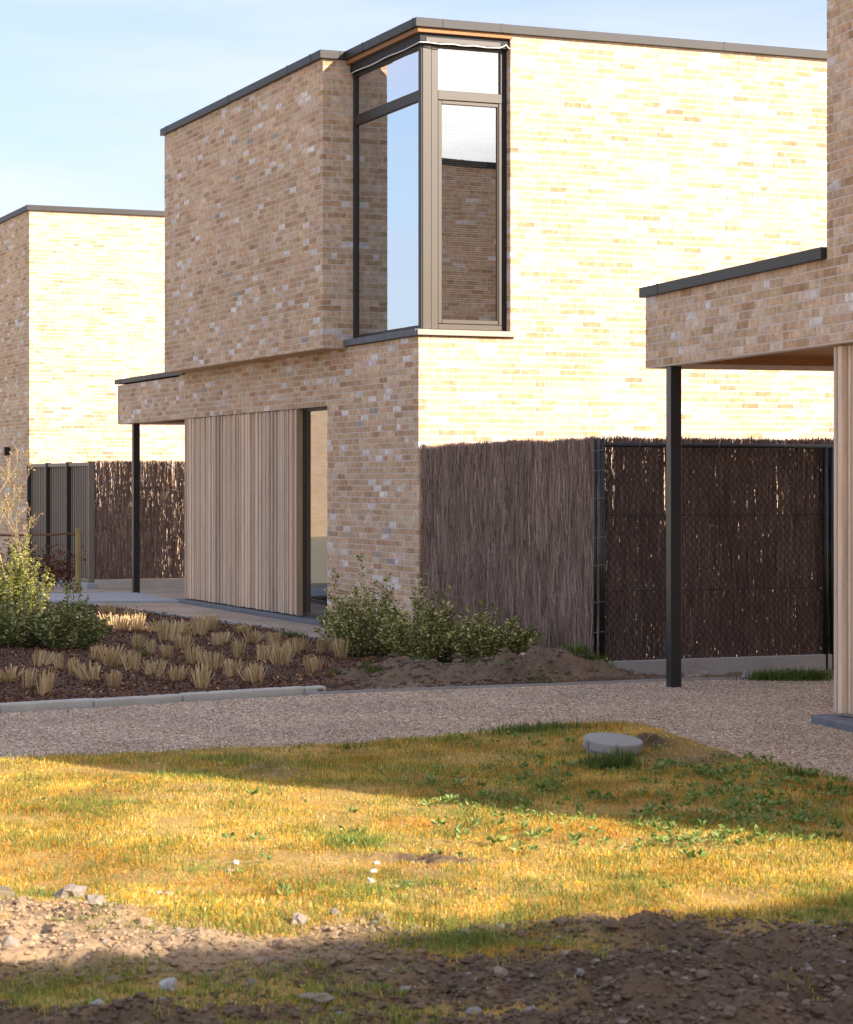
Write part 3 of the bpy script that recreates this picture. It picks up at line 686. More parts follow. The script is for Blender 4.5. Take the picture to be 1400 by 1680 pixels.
def brush_panel(name, parent, og, dr, L, z0, z1, dens, seed, **kw):
    tone = kw.pop('tone', 1.0); v, f, c = strands(None, L, z0, z1, kw.pop('thick', .014), dens, seed, **kw)  # tone scales the twig colour; below one it paints in a panel's shade
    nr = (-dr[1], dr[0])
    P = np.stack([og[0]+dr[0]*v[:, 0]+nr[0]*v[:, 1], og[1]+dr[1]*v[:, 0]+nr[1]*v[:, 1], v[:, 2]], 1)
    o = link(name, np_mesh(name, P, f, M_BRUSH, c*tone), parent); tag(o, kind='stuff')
    w = MB(); z = z0+.12
    while z < z1:
        w.tube([(og[0]+nr[0]*s_-0, og[1]+nr[1]*s_, z) for s_ in ()] or [(og[0]+nr[0]*.02, og[1]+nr[1]*.02, z), (og[0]+dr[0]*L+nr[0]*.02, og[1]+dr[1]*L+nr[1]*.02, z)], .0016, 4)
        z += .27
    w.build('binding_wire', M_WIRE, parent)
    return o
bf = empty('brush_fence', (-.0844, 25.0, 0), A_MAIN)
tag(bf, 'tall brown heather brush screen joining the main house corner, tightly packed twigs', 'fence')
brush_panel('twig_screen', bf, (0.03, -.03), (0, -1), 4.2, .06, 2.09, 9500, 31, w=.0042, thick=.024, wild=.05)
MB().tube([(.075, -2.6, .075), (.06, -4.2, .085)], .022, 8).tube([(.07, -.05, .06), (.075, -2.6, .075)], .022, 8).build('bottom_rail', M_BLACK, bf, smooth=True)
for yy in (-.12, -2.1): MB().tube([(.075, yy, -.1), (.075, yy, 2.0)], .024, 8).build('fence_post', M_BLACK, bf, smooth=True)
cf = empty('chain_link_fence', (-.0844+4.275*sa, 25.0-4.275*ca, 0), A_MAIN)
tag(cf, 'black chain-link fence backed by shaded brush between the post and concrete plinth', 'fence')
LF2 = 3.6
brush_panel('twig_screen', cf, (0.06, .07), (1, 0), LF2, .08, 2.10, 6600, 32, w=.0050, thick=.018, gaps=9, tone=.66, wild=.015, topj=.02)  # lowered tone puts the deep shade of this corner into the twigs
MB().tube([(.03, 0, 2.035), (LF2, 0, 2.035)], .021, 10).build('top_rail', M_BLACK, cf, smooth=True)
for xx, r in ((.02, .026), (-.035, .016), (2.36, .024), (2.43, .024)): MB().tube([(xx, 0 if r > .02 else .03, -.1), (xx, 0 if r > .02 else .03, 2.09 if xx < 1 else 2.03)], r, 10).build('fence_post', M_BLACK, cf, smooth=True)
ml = MB(); st = .068; hh = 1.92
k = -int(hh/st)-1
def seg_wire(x0, z0_, x1, z1_, y):
    b_ = len(ml.v); r = .0033
    for (x, z) in ((x0, z0_), (x1, z1_)):
        for dx, dy in ((-r, 0), (0, -r), (r, 0), (0, r)): ml.v.append((x+dx, y+dy, z))
    for q in range(4): ml.f.append((b_+q, b_+(q+1) % 4, b_+4+(q+1) % 4, b_+4+q))
while k*st < LF2:
    for sgn in (1, -1):
        x0 = k*st if sgn > 0 else k*st+hh*.86; x1 = k*st+hh*.86 if sgn > 0 else k*st
        z0_, z1_ = .09, .09+hh
        # clip to 0..LF2
        def cl(xa, za, xb, zb):
            t0, t1 = 0., 1.
            for lim, s_ in ((0.03, 1), (LF2, -1)):
                fa, fb = s_*(xa-lim), s_*(xb-lim)
                if fa < 0 and fb < 0: return None
                if fa < 0: t0 = max(t0, fa/(fa-fb))
                elif fb < 0: t1 = min(t1, fa/(fa-fb))
            if t0 >= t1: return None
            return (xa+(xb-xa)*t0, za+(zb-za)*t0, xa+(xb-xa)*t1, za+(zb-za)*t1)
        r_ = cl(x0, z0_, x1, z1_)
        if r_: seg_wire(*r_, .012 if sgn > 0 else .015)
    k += 1
tag(ml.build('chain_link_mesh', M_BLACK, cf), kind='stuff')
for z in (.72, 1.40): MB().tube([(0.03, .006, z), (LF2, .006, z)], .0028, 5).build('tension_wire', M_BLACK, cf)
ties = [(.05, .35), (.0, .62), (.0, .95), (.0, 1.2), (.01, 1.55), (.0, 1.8), (.0, 1.98)]
for dx, z in ties: MB().tube([(-.05, .02, z), (.02, -.03, z+.01), (.06, .01, z-.004)], .0025, 4).build('tie_wire', M_WIRE, cf)
for xx in (.38, .75, 1.2, 1.9): MB().tube([(xx, -.005, 2.0), (xx+.01, -.026, 2.03), (xx+.02, .0, 2.065), (xx+.05, .02, 2.09)], .0025, 4).build('tie_wire', M_WIRE, cf)
MB().box(.05, LF2, -.02, .03, -.2, .092).build('concrete_plinth', M_CONC, cf, bevel=.006)
# screens at the far left house
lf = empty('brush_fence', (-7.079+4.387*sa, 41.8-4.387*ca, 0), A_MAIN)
tag(lf, 'shaded brush screen behind the far canopy post, sunlit wall glinting through', 'fence')
brush_panel('twig_screen', lf, (.06, .05), (1, 0), 5.0, .14, 2.04, 2600, 33, w=.0065, gaps=6, tone=.72, thick=.015, wild=.02, topj=.03)  # same twigs, colour darkened to carry the shade on this screen
MB().box(.05, 5.0, -.03, .02, -.1, .135).build('base_plank', M_KERB, lf)
mf = empty('metal_slat_fence', (-7.079, 41.8, 0), A_MAIN)
tag(mf, 'bronze metal fence of upright slats in three panels beside the far left house', 'fence')
for y0, y1 in ((0, -1.43), (-1.43, -2.9), (-2.9, -4.36)):
    n = 11
    for k in range(n):
        t = y0+(y1-y0)*(k+.9)/(n+.6); MB().box(.016, .026, t-.034, t+.024, .12, 1.99).build('slat', M_FENCE, mf)
    MB().box(-.02, .04, y1+.03, y0-.03, 1.97, 2.03).build('panel_rail', M_FENCE, mf, bevel=.004); MB().box(-.02, .04, y1+.03, y0-.03, .10, .15).build('panel_rail', M_FENCE, mf)
MB().box(.03, .045, -4.34, 0, .1, 1.98).build('panel_backing', M_DARK, mf)
for yy in (-.03, -1.43, -2.9, -4.36): MB().box(-.045, .05, yy-.035, yy+.035, -.1, 2.045).build('fence_post', M_CAP if yy > -4 else M_FENCE, mf, bevel=.004)
MB().box(-.10, .06, -4.5, -.1, -.1, .09).build('concrete_plinth', M_SLAB, mf, bevel=.01)

# ------------------------------------------------------------------ stake and rail by the far bed
st_ = empty('stake_rail', (-5.31, 35.75, 0)); tag(st_, 'yellowish wooden stake with a thin reddish branch rail in the far bed', 'plant support')
MB().tube([(0, 0, -.2), (0.003, 0, .5), (0, 0, 1.0)], [.046, .045, .045], 12).build('stake', M_STAKE, st_, bevel=.004, smooth=False)
pts = [(-2.2+k*.2, .05+.02*math.sin(k*1.9), .875+.012*math.sin(k*2.7)+.004*k) for k in range(12)]
MB().tube(pts, [.017+.004*math.sin(k*3.1) for k in range(12)], 7).build('rail', M_RAILW, st_, smooth=True)

# ------------------------------------------------------------------ plants: generic leaf cloud
def leaf_quads(P, D, size, col, rg, fold=.25):
    """P (N,3) positions, D (N,3) leaf directions; diamond-shaped leaves with a fold: 2 tris each"""
    N = len(P); D = D/np.linalg.norm(D, axis=1, keepdims=True); r = rg.normal(0, 1, (N, 3)); s = np.cross(D, r); s /= np.linalg.norm(s, axis=1, keepdims=True)+1e-9
    n = np.cross(D, s); sz = size[:, None]
    V = np.stack([P, P+D*sz*.5+s*sz*.27+n*sz*fold*.3, P+D*sz, P+D*sz*.5-s*sz*.27+n*sz*fold*.3], 1)
    F = (np.array([(0,1,2), (0,2,3)])[None]+(np.arange(N)*4)[:, None, None]).reshape(-1, 3)
    return V.reshape(-1, 3), F, np.repeat(col, 4, 0)
def shrub(name, loc, label, spread, height, nst, seed, leaf=.033, per=125, pal=None, group=None, lean=(0, 0)):
    rg = np.random.default_rng(seed); t = empty(name, loc); tag(t, label, 'shrub', group)
    sm = MB(); LP = []; LD = []; LS = []; LC = []
    pal = np.array(pal if pal is not None else [(.11,.15,.05), (.15,.19,.065), (.075,.10,.036), (.48,.48,.25), (.66,.64,.40), (.28,.31,.13)])
    for k in range(nst):
        an = rg.uniform(0, 2*math.pi); rr = math.sqrt(rg.uniform(0, 1)); h = height*(1-.5*rr**2)*rg.uniform(.55, 1.0)
        if rg.random() < .26: h *= 1.36
        bx, by = spread[0]*.35*rr*math.cos(an), spread[1]*.35*rr*math.sin(an); tx, ty = spread[0]*rr*math.cos(an)+lean[0]*h, spread[1]*rr*math.sin(an)+lean[1]*h
        pts = []
        for q in range(6):
            u = q/5; pts.append((bx+(tx-bx)*u**.8+rg.normal(0, .008), by+(ty-by)*u**.8+rg.normal(0, .008), h*u))
        sm.tube(pts, [.006*(1-.75*q/5) for q in range(6)], 4, cap=False)
        pa = np.array(pts); n = int(per*rg.uniform(.7, 1.2)); u = rg.uniform(.05, 1, n)**.85*4.999; i = u.astype(int); fr_ = (u-i)[:, None]
        p = pa[i]*(1-fr_)+pa[i+1]*fr_; ang = rg.uniform(0, 2*math.pi, n)
        off = np.stack([np.cos(ang), np.sin(ang), rg.uniform(-.2, .8, n)], 1); wdt = .035*(1.1-.75*(u/5))[:, None]
        LP.append(p+off*wdt*rg.uniform(0, 1, (n, 1))); LD.append(off+rg.normal(0, .3, (n, 3))); LS.append(leaf*rg.uniform(.65, 1.3, n))
        pr = np.array([.21,.21,.10,.18,.15,.15]); c = 1.3*np.array((1.12, 1.0, .78))*pal[rg.choice(len(pal), n, p=pr/pr.sum())]*rg.uniform(.75, 1.25, (n, 1)); LC.append(c)
    sm.build('stem', M_TWIG, t)
    v, f, c = leaf_quads(np.concatenate(LP), np.concatenate(LD), np.concatenate(LS), np.concatenate(LC), rg)
    tag(link('foliage', np_mesh('foliage', v, f, M_LEAF, c), t), kind='stuff')
    return t
def at(px, Y): return (px-700)/3850*Y
shrub('evergreen_shrub', (at(598, 22.4), 22.4, .03), 'tallest variegated evergreen shrub in front of the brick pier, left of the brush screen', (.46, .36), .78, 96, 201, lean=(-.03, 0))
shrub('evergreen_shrub', (at(700, 21.9), 21.9, .05), 'variegated evergreen shrub at the corner where brick pier meets brush screen', (.48, .34), .60, 90, 202)
shrub('evergreen_shrub', (at(800, 21.6), 21.6, .08), 'lower variegated evergreen shrub against the brush screen behind the soil mound', (.50, .30), .43, 84, 203, lean=(.15, 0))
PALG = [(.08,.12,.042), (.11,.15,.052), (.05,.075,.028), (.36,.38,.19), (.54,.54,.33), (.20,.24,.095)]
shrub('evergreen_shrub', (at(118, 23.4), 23.4, .03), 'dark evergreen shrub beside the clipped grasses, right half of the left clump', (.42, .42), .52, 96, 204, pal=PALG)
shrub('evergreen_shrub', (at(25, 23.7), 23.7, .03), 'dark evergreen shrub at the left edge in front of the sunlit one', (.42, .42), .50, 96, 205, pal=PALG)
shrub('evergreen_shrub', (at(22, 26.2), 26.2, .03), 'sunlit yellow-green shrub around the foot of the small tree at left', (.50, .40), 1.02, 100, 206, pal=[(.12,.15,.03), (.16,.19,.045), (.08,.10,.025), (.26,.27,.10), (.34,.34,.15), (.20,.22,.07)])

# small bare tree with golden buds
def small_tree(loc):
    rg = random.Random(61); t = empty('small_tree', loc); tag(t, 'slender young tree with pale golden buds in sun at the left edge', 'tree')
    tk = MB(); tw = MB(); tips = []
    def grow(p, d, L, r, lev, mb):
        pts = [p]; n = 5; q = Vector(p); d = Vector(d)
        for k in range(n):
            d = (d+Vector((rg.gauss(0, .12), rg.gauss(0, .12), rg.gauss(.05, .06)))).normalized(); q = q+d*(L/n); pts.append(q.copy())
            if lev < 3 and k >= 1:
                for _ in range(2 if lev == 0 else 1):
                    a = rg.uniform(0, 6.28); e = (d*.8+Vector((math.cos(a), math.sin(a), .35))*.6).normalized()
                    grow(q, e, L*rg.uniform(.26, .46), r*.5*(1-k/n*.4), lev+1, tw)
            if lev >= 2 and rg.random() < .34: tips.append((q.copy(), d.copy()))
        mb.tube(pts, [max(.0018, r*(1-.7*i/n)) for i in range(n+1)], 5, cap=False)
    grow((0, 0, 0), (-.05, 0, 1), 1.75, .017, 0, tk); grow((.16, -.1, 0), (.16, 0, 1), 1.35, .013, 0, tk)
    tk.build('trunk', M_TWIGL, t, smooth=True); tw.build('branches', M_TWIGL, t)
    nr = np.random.default_rng(5); P = np.array([p for p, _ in tips for _k in range(2)]); D = np.array([d for _, d in tips for _k in range(2)])+nr.normal(0, .5, (len(tips)*2, 3))
    P = P+nr.normal(0, .012, P.shape); c = np.array([(.50,.36,.13), (.42,.27,.10), (.55,.43,.2), (.36,.2,.07)])[nr.choice(4, len(P))]
    v, f, cc = leaf_quads(P, D, nr.uniform(.016, .036, len(P)), c, nr)
    tag(link('crown', np_mesh('crown', v, f, M_BEECH, cc), t), kind='stuff')
M_TWIGL = mat('pale_twig', (.42, .31, .14), .75, .15, 12)
small_tree((at(26, 27.6), 27.6, .02))
# copper beech plants, sparse leaves
def beech(loc, label, h, seed):
    rg = random.Random(seed); nr = np.random.default_rng(seed); t = empty('beech_plant', loc); tag(t, label, 'shrub', 'young copper beeches along the far rail'); m_ = MB(); P = []; D = []
    for k in range(9):
        a = rg.uniform(0, 6.28); tip = Vector((math.cos(a)*.28, math.sin(a)*.2, h*rg.uniform(.6, 1.05))); pts = [Vector((0, 0, 0)).lerp(tip, q/4)+Vector((rg.gauss(0, .015), rg.gauss(0, .015), 0)) for q in range(5)]
        m_.tube(pts, [.006, .005, .004, .003, .002], 4, cap=False)
        for _ in range(55):
            u = rg.uniform(.15, 1)**1.0; w_ = 1 if rg.random() < .75 else 0
            if u > .6 and rg.random() < .55: continue
            p = Vector((0, 0, 0)).lerp(tip, u); P.append(p+Vector((rg.gauss(0, .07), rg.gauss(0, .06), rg.gauss(0, .04)))); D.append((rg.gauss(0, 1), rg.gauss(0, 1), rg.gauss(-.2, .6)))
    m_.build('stem', M_TWIG, t); c = np.array([(.17,.05,.022), (.24,.075,.03), (.11,.03,.016)])[nr.choice(3, len(P))]
    v, f, cc = leaf_quads(np.array([tuple(p) for p in P]), np.array(D), nr.uniform(.04, .075, len(P)), c, nr)
    tag(link('foliage', np_mesh('foliage', v, f, M_BEECH, cc), t), kind='stuff')
for px, Y, h, lb, sd in ((112, 36.0, .78, 'young copper beech with rust-red leaves next to the wooden stake', 301), (84, 36.2, .72, 'young copper beech with rust-red leaves second from the wooden stake', 302), (56, 36.1, .74, 'young copper beech with rust-red leaves third from the wooden stake', 303), (25, 36.2, .8, 'young copper beech with rust-red leaves behind the small tree at the left edge', 304)):
    beech((at(px, Y), Y, .03), lb, h, sd)

# ------------------------------------------------------------------ clipped ornamental grasses
def tuft_mesh(seed, wr):
    rg = np.random.default_rng(seed); n = 75; a = rg.uniform(0, 6.28, n); r = np.sqrt(rg.uniform(0, 1, n))*wr*.62
    b = np.stack([r*np.cos(a), r*np.sin(a), np.zeros(n)-.01], 1); ln = rg.uniform(.62, 1.0, n)*.24; ln[rg.random(n) < .12] *= 1.15
    flop = rg.uniform(.02, .075); sp = rg.normal(0, flop, (n, 2))+rg.normal(0, .03, (1, 2)); tip = b+np.stack([r*np.cos(a)*.75+sp[:, 0]*.5, r*np.sin(a)*.75+sp[:, 1]*.5, ln], 1)
    th = rg.uniform(0, 6.28, n); w = rg.uniform(.0035, .0065, n); s = np.stack([np.cos(th)*w, np.sin(th)*w, 0*w], 1)
    V = np.stack([b-s, b+s, tip+s*.8, tip-s*.8], 1).reshape(-1, 3); F = (np.array([(0,1,2,3)])[None]+(np.arange(n)*4)[:, None, None]).reshape(-1, 4)
    c = np.array([(.72,.53,.27), (.80,.62,.36), (.60,.42,.20), (.46,.32,.16)])[rg.choice(4, n)]*rg.uniform(.8, 1.15, (n, 1))
    return np_mesh('blades', V, F, M_STRAW, np.repeat(c, 4, 0))
TV = [tuft_mesh(400+k, .09+.012*(k % 4)) for k in range(13)]
TUFTS = [(30,318,45,60),(90,338,30,70),(145,360,28,85),(135,262,32,55),(195,275,25,60),(240,295,25,60),(295,312,45,65),(320,240,30,58),(365,262,45,75),(370,335,32,70),(435,278,28,68),
 (510,295,35,62),(580,312,35,60),(660,340,32,75),(550,233,28,50),(640,258,35,58),(695,275,32,68),(760,295,32,70),(835,318,38,72),(865,248,32,68),(920,262,40,65),(785,235,30,65),(1030,285,32,65),(1050,225,18,58),(985,215,22,50),
 (900,200,30,55),(830,190,30,45),(720,195,35,50),(655,165,35,60),(550,185,35,70),(500,220,22,55),(455,205,25,45),(360,135,30,50),(402,147,34,52),(450,150,32,60),(420,110,30,35),(360,95,25,35),(520,160,30,50),(690,150,30,50),(600,165,28,45),(1120,240,30,70),(800,160,26,40),(600,205,26,45),(1090,215,22,48),(950,235,26,52)]
SPEC = {2: 'clipped straw-coloured grass tuft nearest the kerb at the left', 13: 'clipped straw-coloured grass tuft nearest the kerb in the middle of the bed', 9: 'upright clipped grass tuft near the kerb in front of the dark shrub', 18: 'wide splayed clipped grass tuft near the kerb, front right of the bed',
        33: 'left one of the two brightly sunlit clipped grass tufts', 34: 'right one of the two brightly sunlit clipped grass tufts', 22: 'clipped grass tuft on bare mulch at the right end of the bed', 40: 'clipped grass tuft beside the tall shrub at the bed end', 36: 'clipped grass tuft farthest back beside the concrete slab', 0: 'wide clipped grass tuft at the left picture edge in the bed', 1: 'clipped grass tuft second from the left picture edge along the kerb'}
for k, (zx, zy, hw, hh_) in enumerate(TUFTS):
    px, py = zx/2, 960+zy/2; X, Y = gnd(px, py, .05); sc = hw/2/3850*Y/.105; sh = (hh_/2/3850*Y)/.225
    t = link('grass_tuft', TV[k % 13], None, (X, Y, float(bed_z(np.array([X]), np.array([Y]))[0])-.005), (0, 0, k*1.7))
    q_ = random.uniform(.85, 1.2); t.scale = (min(sc, 2.0)*q_, min(sc, 2.0)*q_, min(sh, 2.0)*random.uniform(.85, 1.12)); t.rotation_euler = (random.gauss(0, .07), random.gauss(0, .07), k*1.7)
    if k in SPEC: tag(t, SPEC[k], 'grass tuft', 'clipped ornamental grasses in the mulch bed')
    else: tag(t, 'clipped straw-coloured ornamental grass tuft among the others in the mulch bed', 'grass tuft', 'clipped ornamental grasses in the mulch bed')

# bark chips
rg = np.random.default_rng(71); N = 60000; X = rg.uniform(-6.2, -.4, N); Y = 17+rg.uniform(0, 1, N)**1.4*15; ok = inside(BED, X, Y); X = X[ok]; Y = Y[ok]; N = len(X)
Z = bed_z(X, Y)+rg.uniform(.0, .02, N); P = np.stack([X, Y, Z], 1); D = np.stack([rg.normal(0, 1, N), rg.normal(0, 1, N), rg.normal(.1, .35, N)], 1)
c = np.array([(.15,.078,.05), (.095,.05,.033), (.22,.12,.078), (.45,.33,.19), (.055,.032,.024)])[rg.choice(5, N, p=[.32,.28,.2,.07,.13])]*np.array((1.2, 1.0, .8))*rg.uniform(.7, 1.3, (N, 1))
v, f, cc = leaf_quads(P, D, rg.uniform(.014, .042, N), c, rg, fold=.1)
tag(link('bark_mulch', np_mesh('bark_mulch', v, f, M_CHIP, cc)), 'dark brown bark chips covering the planting bed', 'mulch', kind='stuff')

# ------------------------------------------------------------------ soil clods (stuff) and stones
t_ = (1+5**.5)/2
ICO = np.array([(-1,t_,0),(1,t_,0),(-1,-t_,0),(1,-t_,0),(0,-1,t_),(0,1,t_),(0,-1,-t_),(0,1,-t_),(t_,0,-1),(t_,0,1),(-t_,0,-1),(-t_,0,1)])/math.sqrt(1+t_*t_)
ICF = np.array([(0,11,5),(0,5,1),(0,1,7),(0,7,10),(0,10,11),(1,5,9),(5,11,4),(11,10,2),(10,7,6),(7,1,8),(3,9,4),(3,4,2),(3,2,6),(3,6,8),(3,8,9),(4,9,5),(2,4,11),(6,2,10),(8,6,7),(9,8,1)])
def ico2():
    v = [tuple(p) for p in ICO]; cache = {}; f2 = []
    def mid(a, b):
        k = (min(a, b), max(a, b))
        if k not in cache: p = (np.array(v[a])+np.array(v[b]))/2; p = p/np.linalg.norm(p); cache[k] = len(v); v.append(tuple(p))
        return cache[k]
    for a, b, c in ICF: ab, bc, ca_ = mid(a, b), mid(b, c), mid(c, a); f2 += [(a, ab, ca_), (b, bc, ab), (c, ca_, bc), (ab, bc, ca_)]
    return np.array(v), np.array(f2)
I2V, I2F = ico2()
BASE2 = (I2V, I2F)
def clods(X, Y, Z, R, col, rg, name, m, base=None):
    I2V, I2F = base if base else BASE2
    N = len(X); v = I2V[None]*(1+rg.normal(0, .2, (N, len(I2V), 1)))*R[:, None, None]; v = v*rg.uniform(.65, 1.25, (N, 1, 3)); v[..., 2] *= .6
    an = rg.uniform(0, 6.28, N)[:, None]; x = v[..., 0]*np.cos(an)-v[..., 1]*np.sin(an); y = v[..., 0]*np.sin(an)+v[..., 1]*np.cos(an)
    V = np.stack([x+X[:, None], y+Y[:, None], v[..., 2]+Z[:, None]], -1).reshape(-1, 3); F = (I2F[None]+(np.arange(N)*len(I2V))[:, None, None]).reshape(-1, 3)
    return link(name, np_mesh(name, V, F, m, np.repeat(col, len(I2V), 0), smooth=False))
rg = np.random.default_rng(81); N = 60000; Y = rg.uniform(7.0, 10.2, N); X = rg.uniform(-.2, .2, N)*Y; sa2 = soil_amt(X, Y); pX, pY = px_of(X, Y)
keep = (rg.random(N) < sa2*(1-.62*soil_paleness(X, Y))*np.clip(.28+1.1*fbm(X*1.4, Y*1.4, 91, 3)-.15+.5*np.exp(-((pY-1512)/22)**2), 0, 1)); X, Y = X[keep], Y[keep]; N = len(X)
R = .004+.012*rg.random(N)**2.5+.016*(rg.random(N) < .02); ls = soil_paleness(X, Y)[:, None]
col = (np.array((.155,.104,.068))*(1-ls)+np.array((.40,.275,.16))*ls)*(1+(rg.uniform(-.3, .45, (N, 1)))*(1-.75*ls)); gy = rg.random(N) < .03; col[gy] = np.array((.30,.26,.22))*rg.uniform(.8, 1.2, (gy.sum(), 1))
tag(clods(X, Y, lawn_z(X, Y)+R*.25, R, col, rg, 'soil_clods', M_CLOD, (ICO, ICF)), 'loose earth clods strewn over the bare foreground soil', 'soil', kind='stuff')
rg = np.random.default_rng(82); N = 3200; X = rg.uniform(-1.2, 2.4, N); Y = rg.uniform(18.8, 21, N); ok = inside(MOUND, X, Y) & (rg.random(N) < np.exp(-((X-.3)/1.3)**2)); X, Y = X[ok], Y[ok]; N = len(X)
R = .008+.03*rg.random(N)**3; col = np.array((.20,.14,.10))*rg.uniform(.7, 1.25, (N, 1))
tag(clods(X, Y, mound_z(X, Y)+R*.3, R, col, rg, 'mound_clods', M_CLOD), 'crumbly earth lumps on the mound in front of the brush screen', 'soil', kind='stuff')
def rock(px, py, wpx, hpx, label, m, seed, zf=lawn_z, cat='stone', name='stone', sharp=.16):
    X, Y = gnd(px, py); z = float(zf(np.array([X]), np.array([Y]))[0]); rg = np.random.default_rng(seed)
    rx = wpx/2/3850*Y; rz = hpx/2/3850*Y*1.1
    v = I2V*(1+rg.normal(0, sharp, (len(I2V), 1))); v = v*np.array((rx, rx*.8, rz))
    o = link(name, np_mesh(name, v, I2F, m), None, (X, Y, z+rz*.55), (0, 0, rg.uniform(0, 6))); o.rotation_euler.z = rg.uniform(-.4, .4); tag(o, label, cat)
rock(276, 1634, 34, 24, 'pale grey stone in the shaded foreground earth at lower left', M_ROCK, 1)
rock(160, 1676, 24, 16, 'small grey stone at the very bottom left of the picture', M_ROCK, 2)
rock(115, 1484, 42, 30, 'pointed pale clod of earth standing in the sun at left', M_ROCKB, 3, name='earth_lump', cat='earth lump', sharp=.2)
rock(156, 1512, 36, 24, 'pale sunlit lump of earth right of the pointed clod', M_ROCKB, 4, name='earth_lump', cat='earth lump')
rock(16, 1568, 30, 26, 'rounded sunlit earth lump at the left picture edge on the shadow line', M_ROCKB, 5, name='earth_lump', cat='earth lump')
rock(490, 1528, 28, 22, 'rounded earth lump at the right end of the lit clod ridge', M_ROCKB, 6, name='earth_lump', cat='earth lump')
rock(550, 1518, 18, 16, 'small rounded earth lump rightmost on the lit clod ridge', M_ROCKB, 7, name='earth_lump', cat='earth lump')
rock(387, 1424, 11, 9, 'small white pebble in the sunlit lawn', M_CORD, 8, cat='pebble', name='pebble', sharp=.08)
rock(376, 1436, 14, 9, 'tan pebble beside the white one in the sunlit lawn', M_ROCKB, 9, cat='pebble', name='pebble', sharp=.08)
rock(261, 1475, 13, 7, 'left of two flat pale pebbles on the bare patch', M_ROCK, 10, cat='pebble', name='pebble', sharp=.08)
rock(276, 1475, 12, 7, 'right of two flat pale pebbles on the bare patch', M_ROCK, 11, cat='pebble', name='pebble', sharp=.08)
rock(618, 1426, 12, 7, 'upper white mortar scrap on the bare spot in the lawn', M_CORD, 12, cat='scrap', name='mortar_scrap', sharp=.25)
rock(613, 1440, 14, 6, 'middle white mortar scrap on the bare spot in the lawn', M_CORD, 13, cat='scrap', name='mortar_scrap', sharp=.25)
rock(609, 1456, 13, 8, 'lower white mortar scrap on the bare spot in the lawn', M_CORD, 14, cat='scrap', name='mortar_scrap', sharp=.25)
rock(1140, 1112, 46, 20, 'earth-covered stone against the plinth just right of the canopy post', M_ROCKB, 15, mound_z)
rock(1226, 1108, 22, 18, 'rough grey stone against the plinth left of the grass', M_ROCK, 16, mound_z)
rock(1150, 1102, 16, 10, 'white stone lying on the earth-covered one by the canopy post', M_CORD, 17, mound_z, sharp=.1)
rock(783, 1082, 9, 7, 'small pale pebble on top of the soil mound', M_ROCK, 18, mound_z, cat='pebble', name='pebble', sharp=.08)
rock(935, 1585, 30, 18, 'flat brown stone in the shaded earth, centre right', M_ROCKB, 20)
rock(815, 1605, 34, 20, 'broad brown stone in the shaded earth below the lit lawn', M_ROCKB, 21)
rock(520, 1660, 60, 16, 'long flat pale stone at the bottom edge, left of centre', M_ROCKB, 22)
rock(1250, 1560, 20, 15, 'brown stone beside a green sprout at lower right', M_ROCKB, 23)
# wood scrap at the left edge
X, Y = gnd(-8, 1490); ws = empty('wood_scrap', (X, Y, float(lawn_z(np.array([X]), np.array([Y]))[0])), .25); tag(ws, 'weathered grey plank end poking in at the left picture edge', 'plank')
MB().box(-.22, .06, -.05, .05, .005, .05).build('plank', M_TWIG, ws, bevel=.006); ws.rotation_euler = (.1, .22, .5)

# concrete inspection cap in the lawn
lid = empty('inspection_cap', (1.13, 14.35, -.012)); lid.rotation_euler = (math.radians(6), math.radians(5), 0)
tag(lid, 'round grey concrete inspection cap standing in the shaded lawn', 'drain cap')
MB().lathe([(.163, -.1), (.163, .085)], 40).build('pipe', M_CONC, lid, smooth=False)
MB().lathe([(.150, .083), (.180, .083), (.182, .088), (.182, .135), (.178, .142), (.0, .150)], 48).build('lid', M_CONC, lid)
MB().box(-.175, -.158, -.100, -.082, .086, .138).build('lid_lug', M_CONC, lid)

# ------------------------------------------------------------------ grass blades
def blades(X, Y, Z, H, Wd, col, rg, bend=.5):
    N = len(X); a = rg.uniform(0, 6.28, N); b = np.abs(rg.normal(0, bend, N)); dx, dy = np.cos(a), np.sin(a); th = a+1.57+rg.normal(0, .5, N); sx, sy = np.cos(th)*Wd/2, np.sin(th)*Wd/2
    h1 = H*.55; l1 = H*b*.35; h2 = H*np.clip(1-.45*b, .25, 1); l2 = H*b*1.0
    V = np.stack([np.stack([X-sx, Y-sy, Z-.004], 1), np.stack([X+sx, Y+sy, Z-.004], 1), np.stack([X+dx*l1+sx*.8, Y+dy*l1+sy*.8, Z+h1], 1), np.stack([X+dx*l1-sx*.8, Y+dy*l1-sy*.8, Z+h1], 1), np.stack([X+dx*l2, Y+dy*l2, Z+h2], 1)], 1)
    F = (np.array([(0,1,2), (0,2,3), (3,2,4)])[None]+(np.arange(N)*5)[:, None, None]).reshape(-1, 3)
    return V.reshape(-1, 3), F, np.repeat(col, 5, 0)
rg = np.random.default_rng(101)
N = 820000; Y = 6.9+rg.random(N)**1.0*9.5; X = rg.uniform(-.30, .235, N)*Y
ok = inside(NEAR+[(5.4, 2.0), (-9.6, 2.0), (-9.6, 11.2)], X, Y); X, Y = X[ok], Y[ok]; sa2 = soil_amt(X, Y); pn = fbm(X*2.4, Y*2.4, 111, 4)
keep = rg.random(len(X)) < np.clip(1.02-1.08*sa2, 0.0, 1)*np.clip(.2+2.2*(pn-.25), .08, 1)*np.clip(.3+1.9*(fbm(X*8, Y*8, 171, 3)-.15), .2, 1); X, Y, pn = X[keep], Y[keep], pn[keep]; N = len(X); pX, pY = px_of(X, Y)
def gb(cx, cy, rx, ry): return np.exp(-((pX-cx)/rx)**2-((pY-cy)/ry)**2)
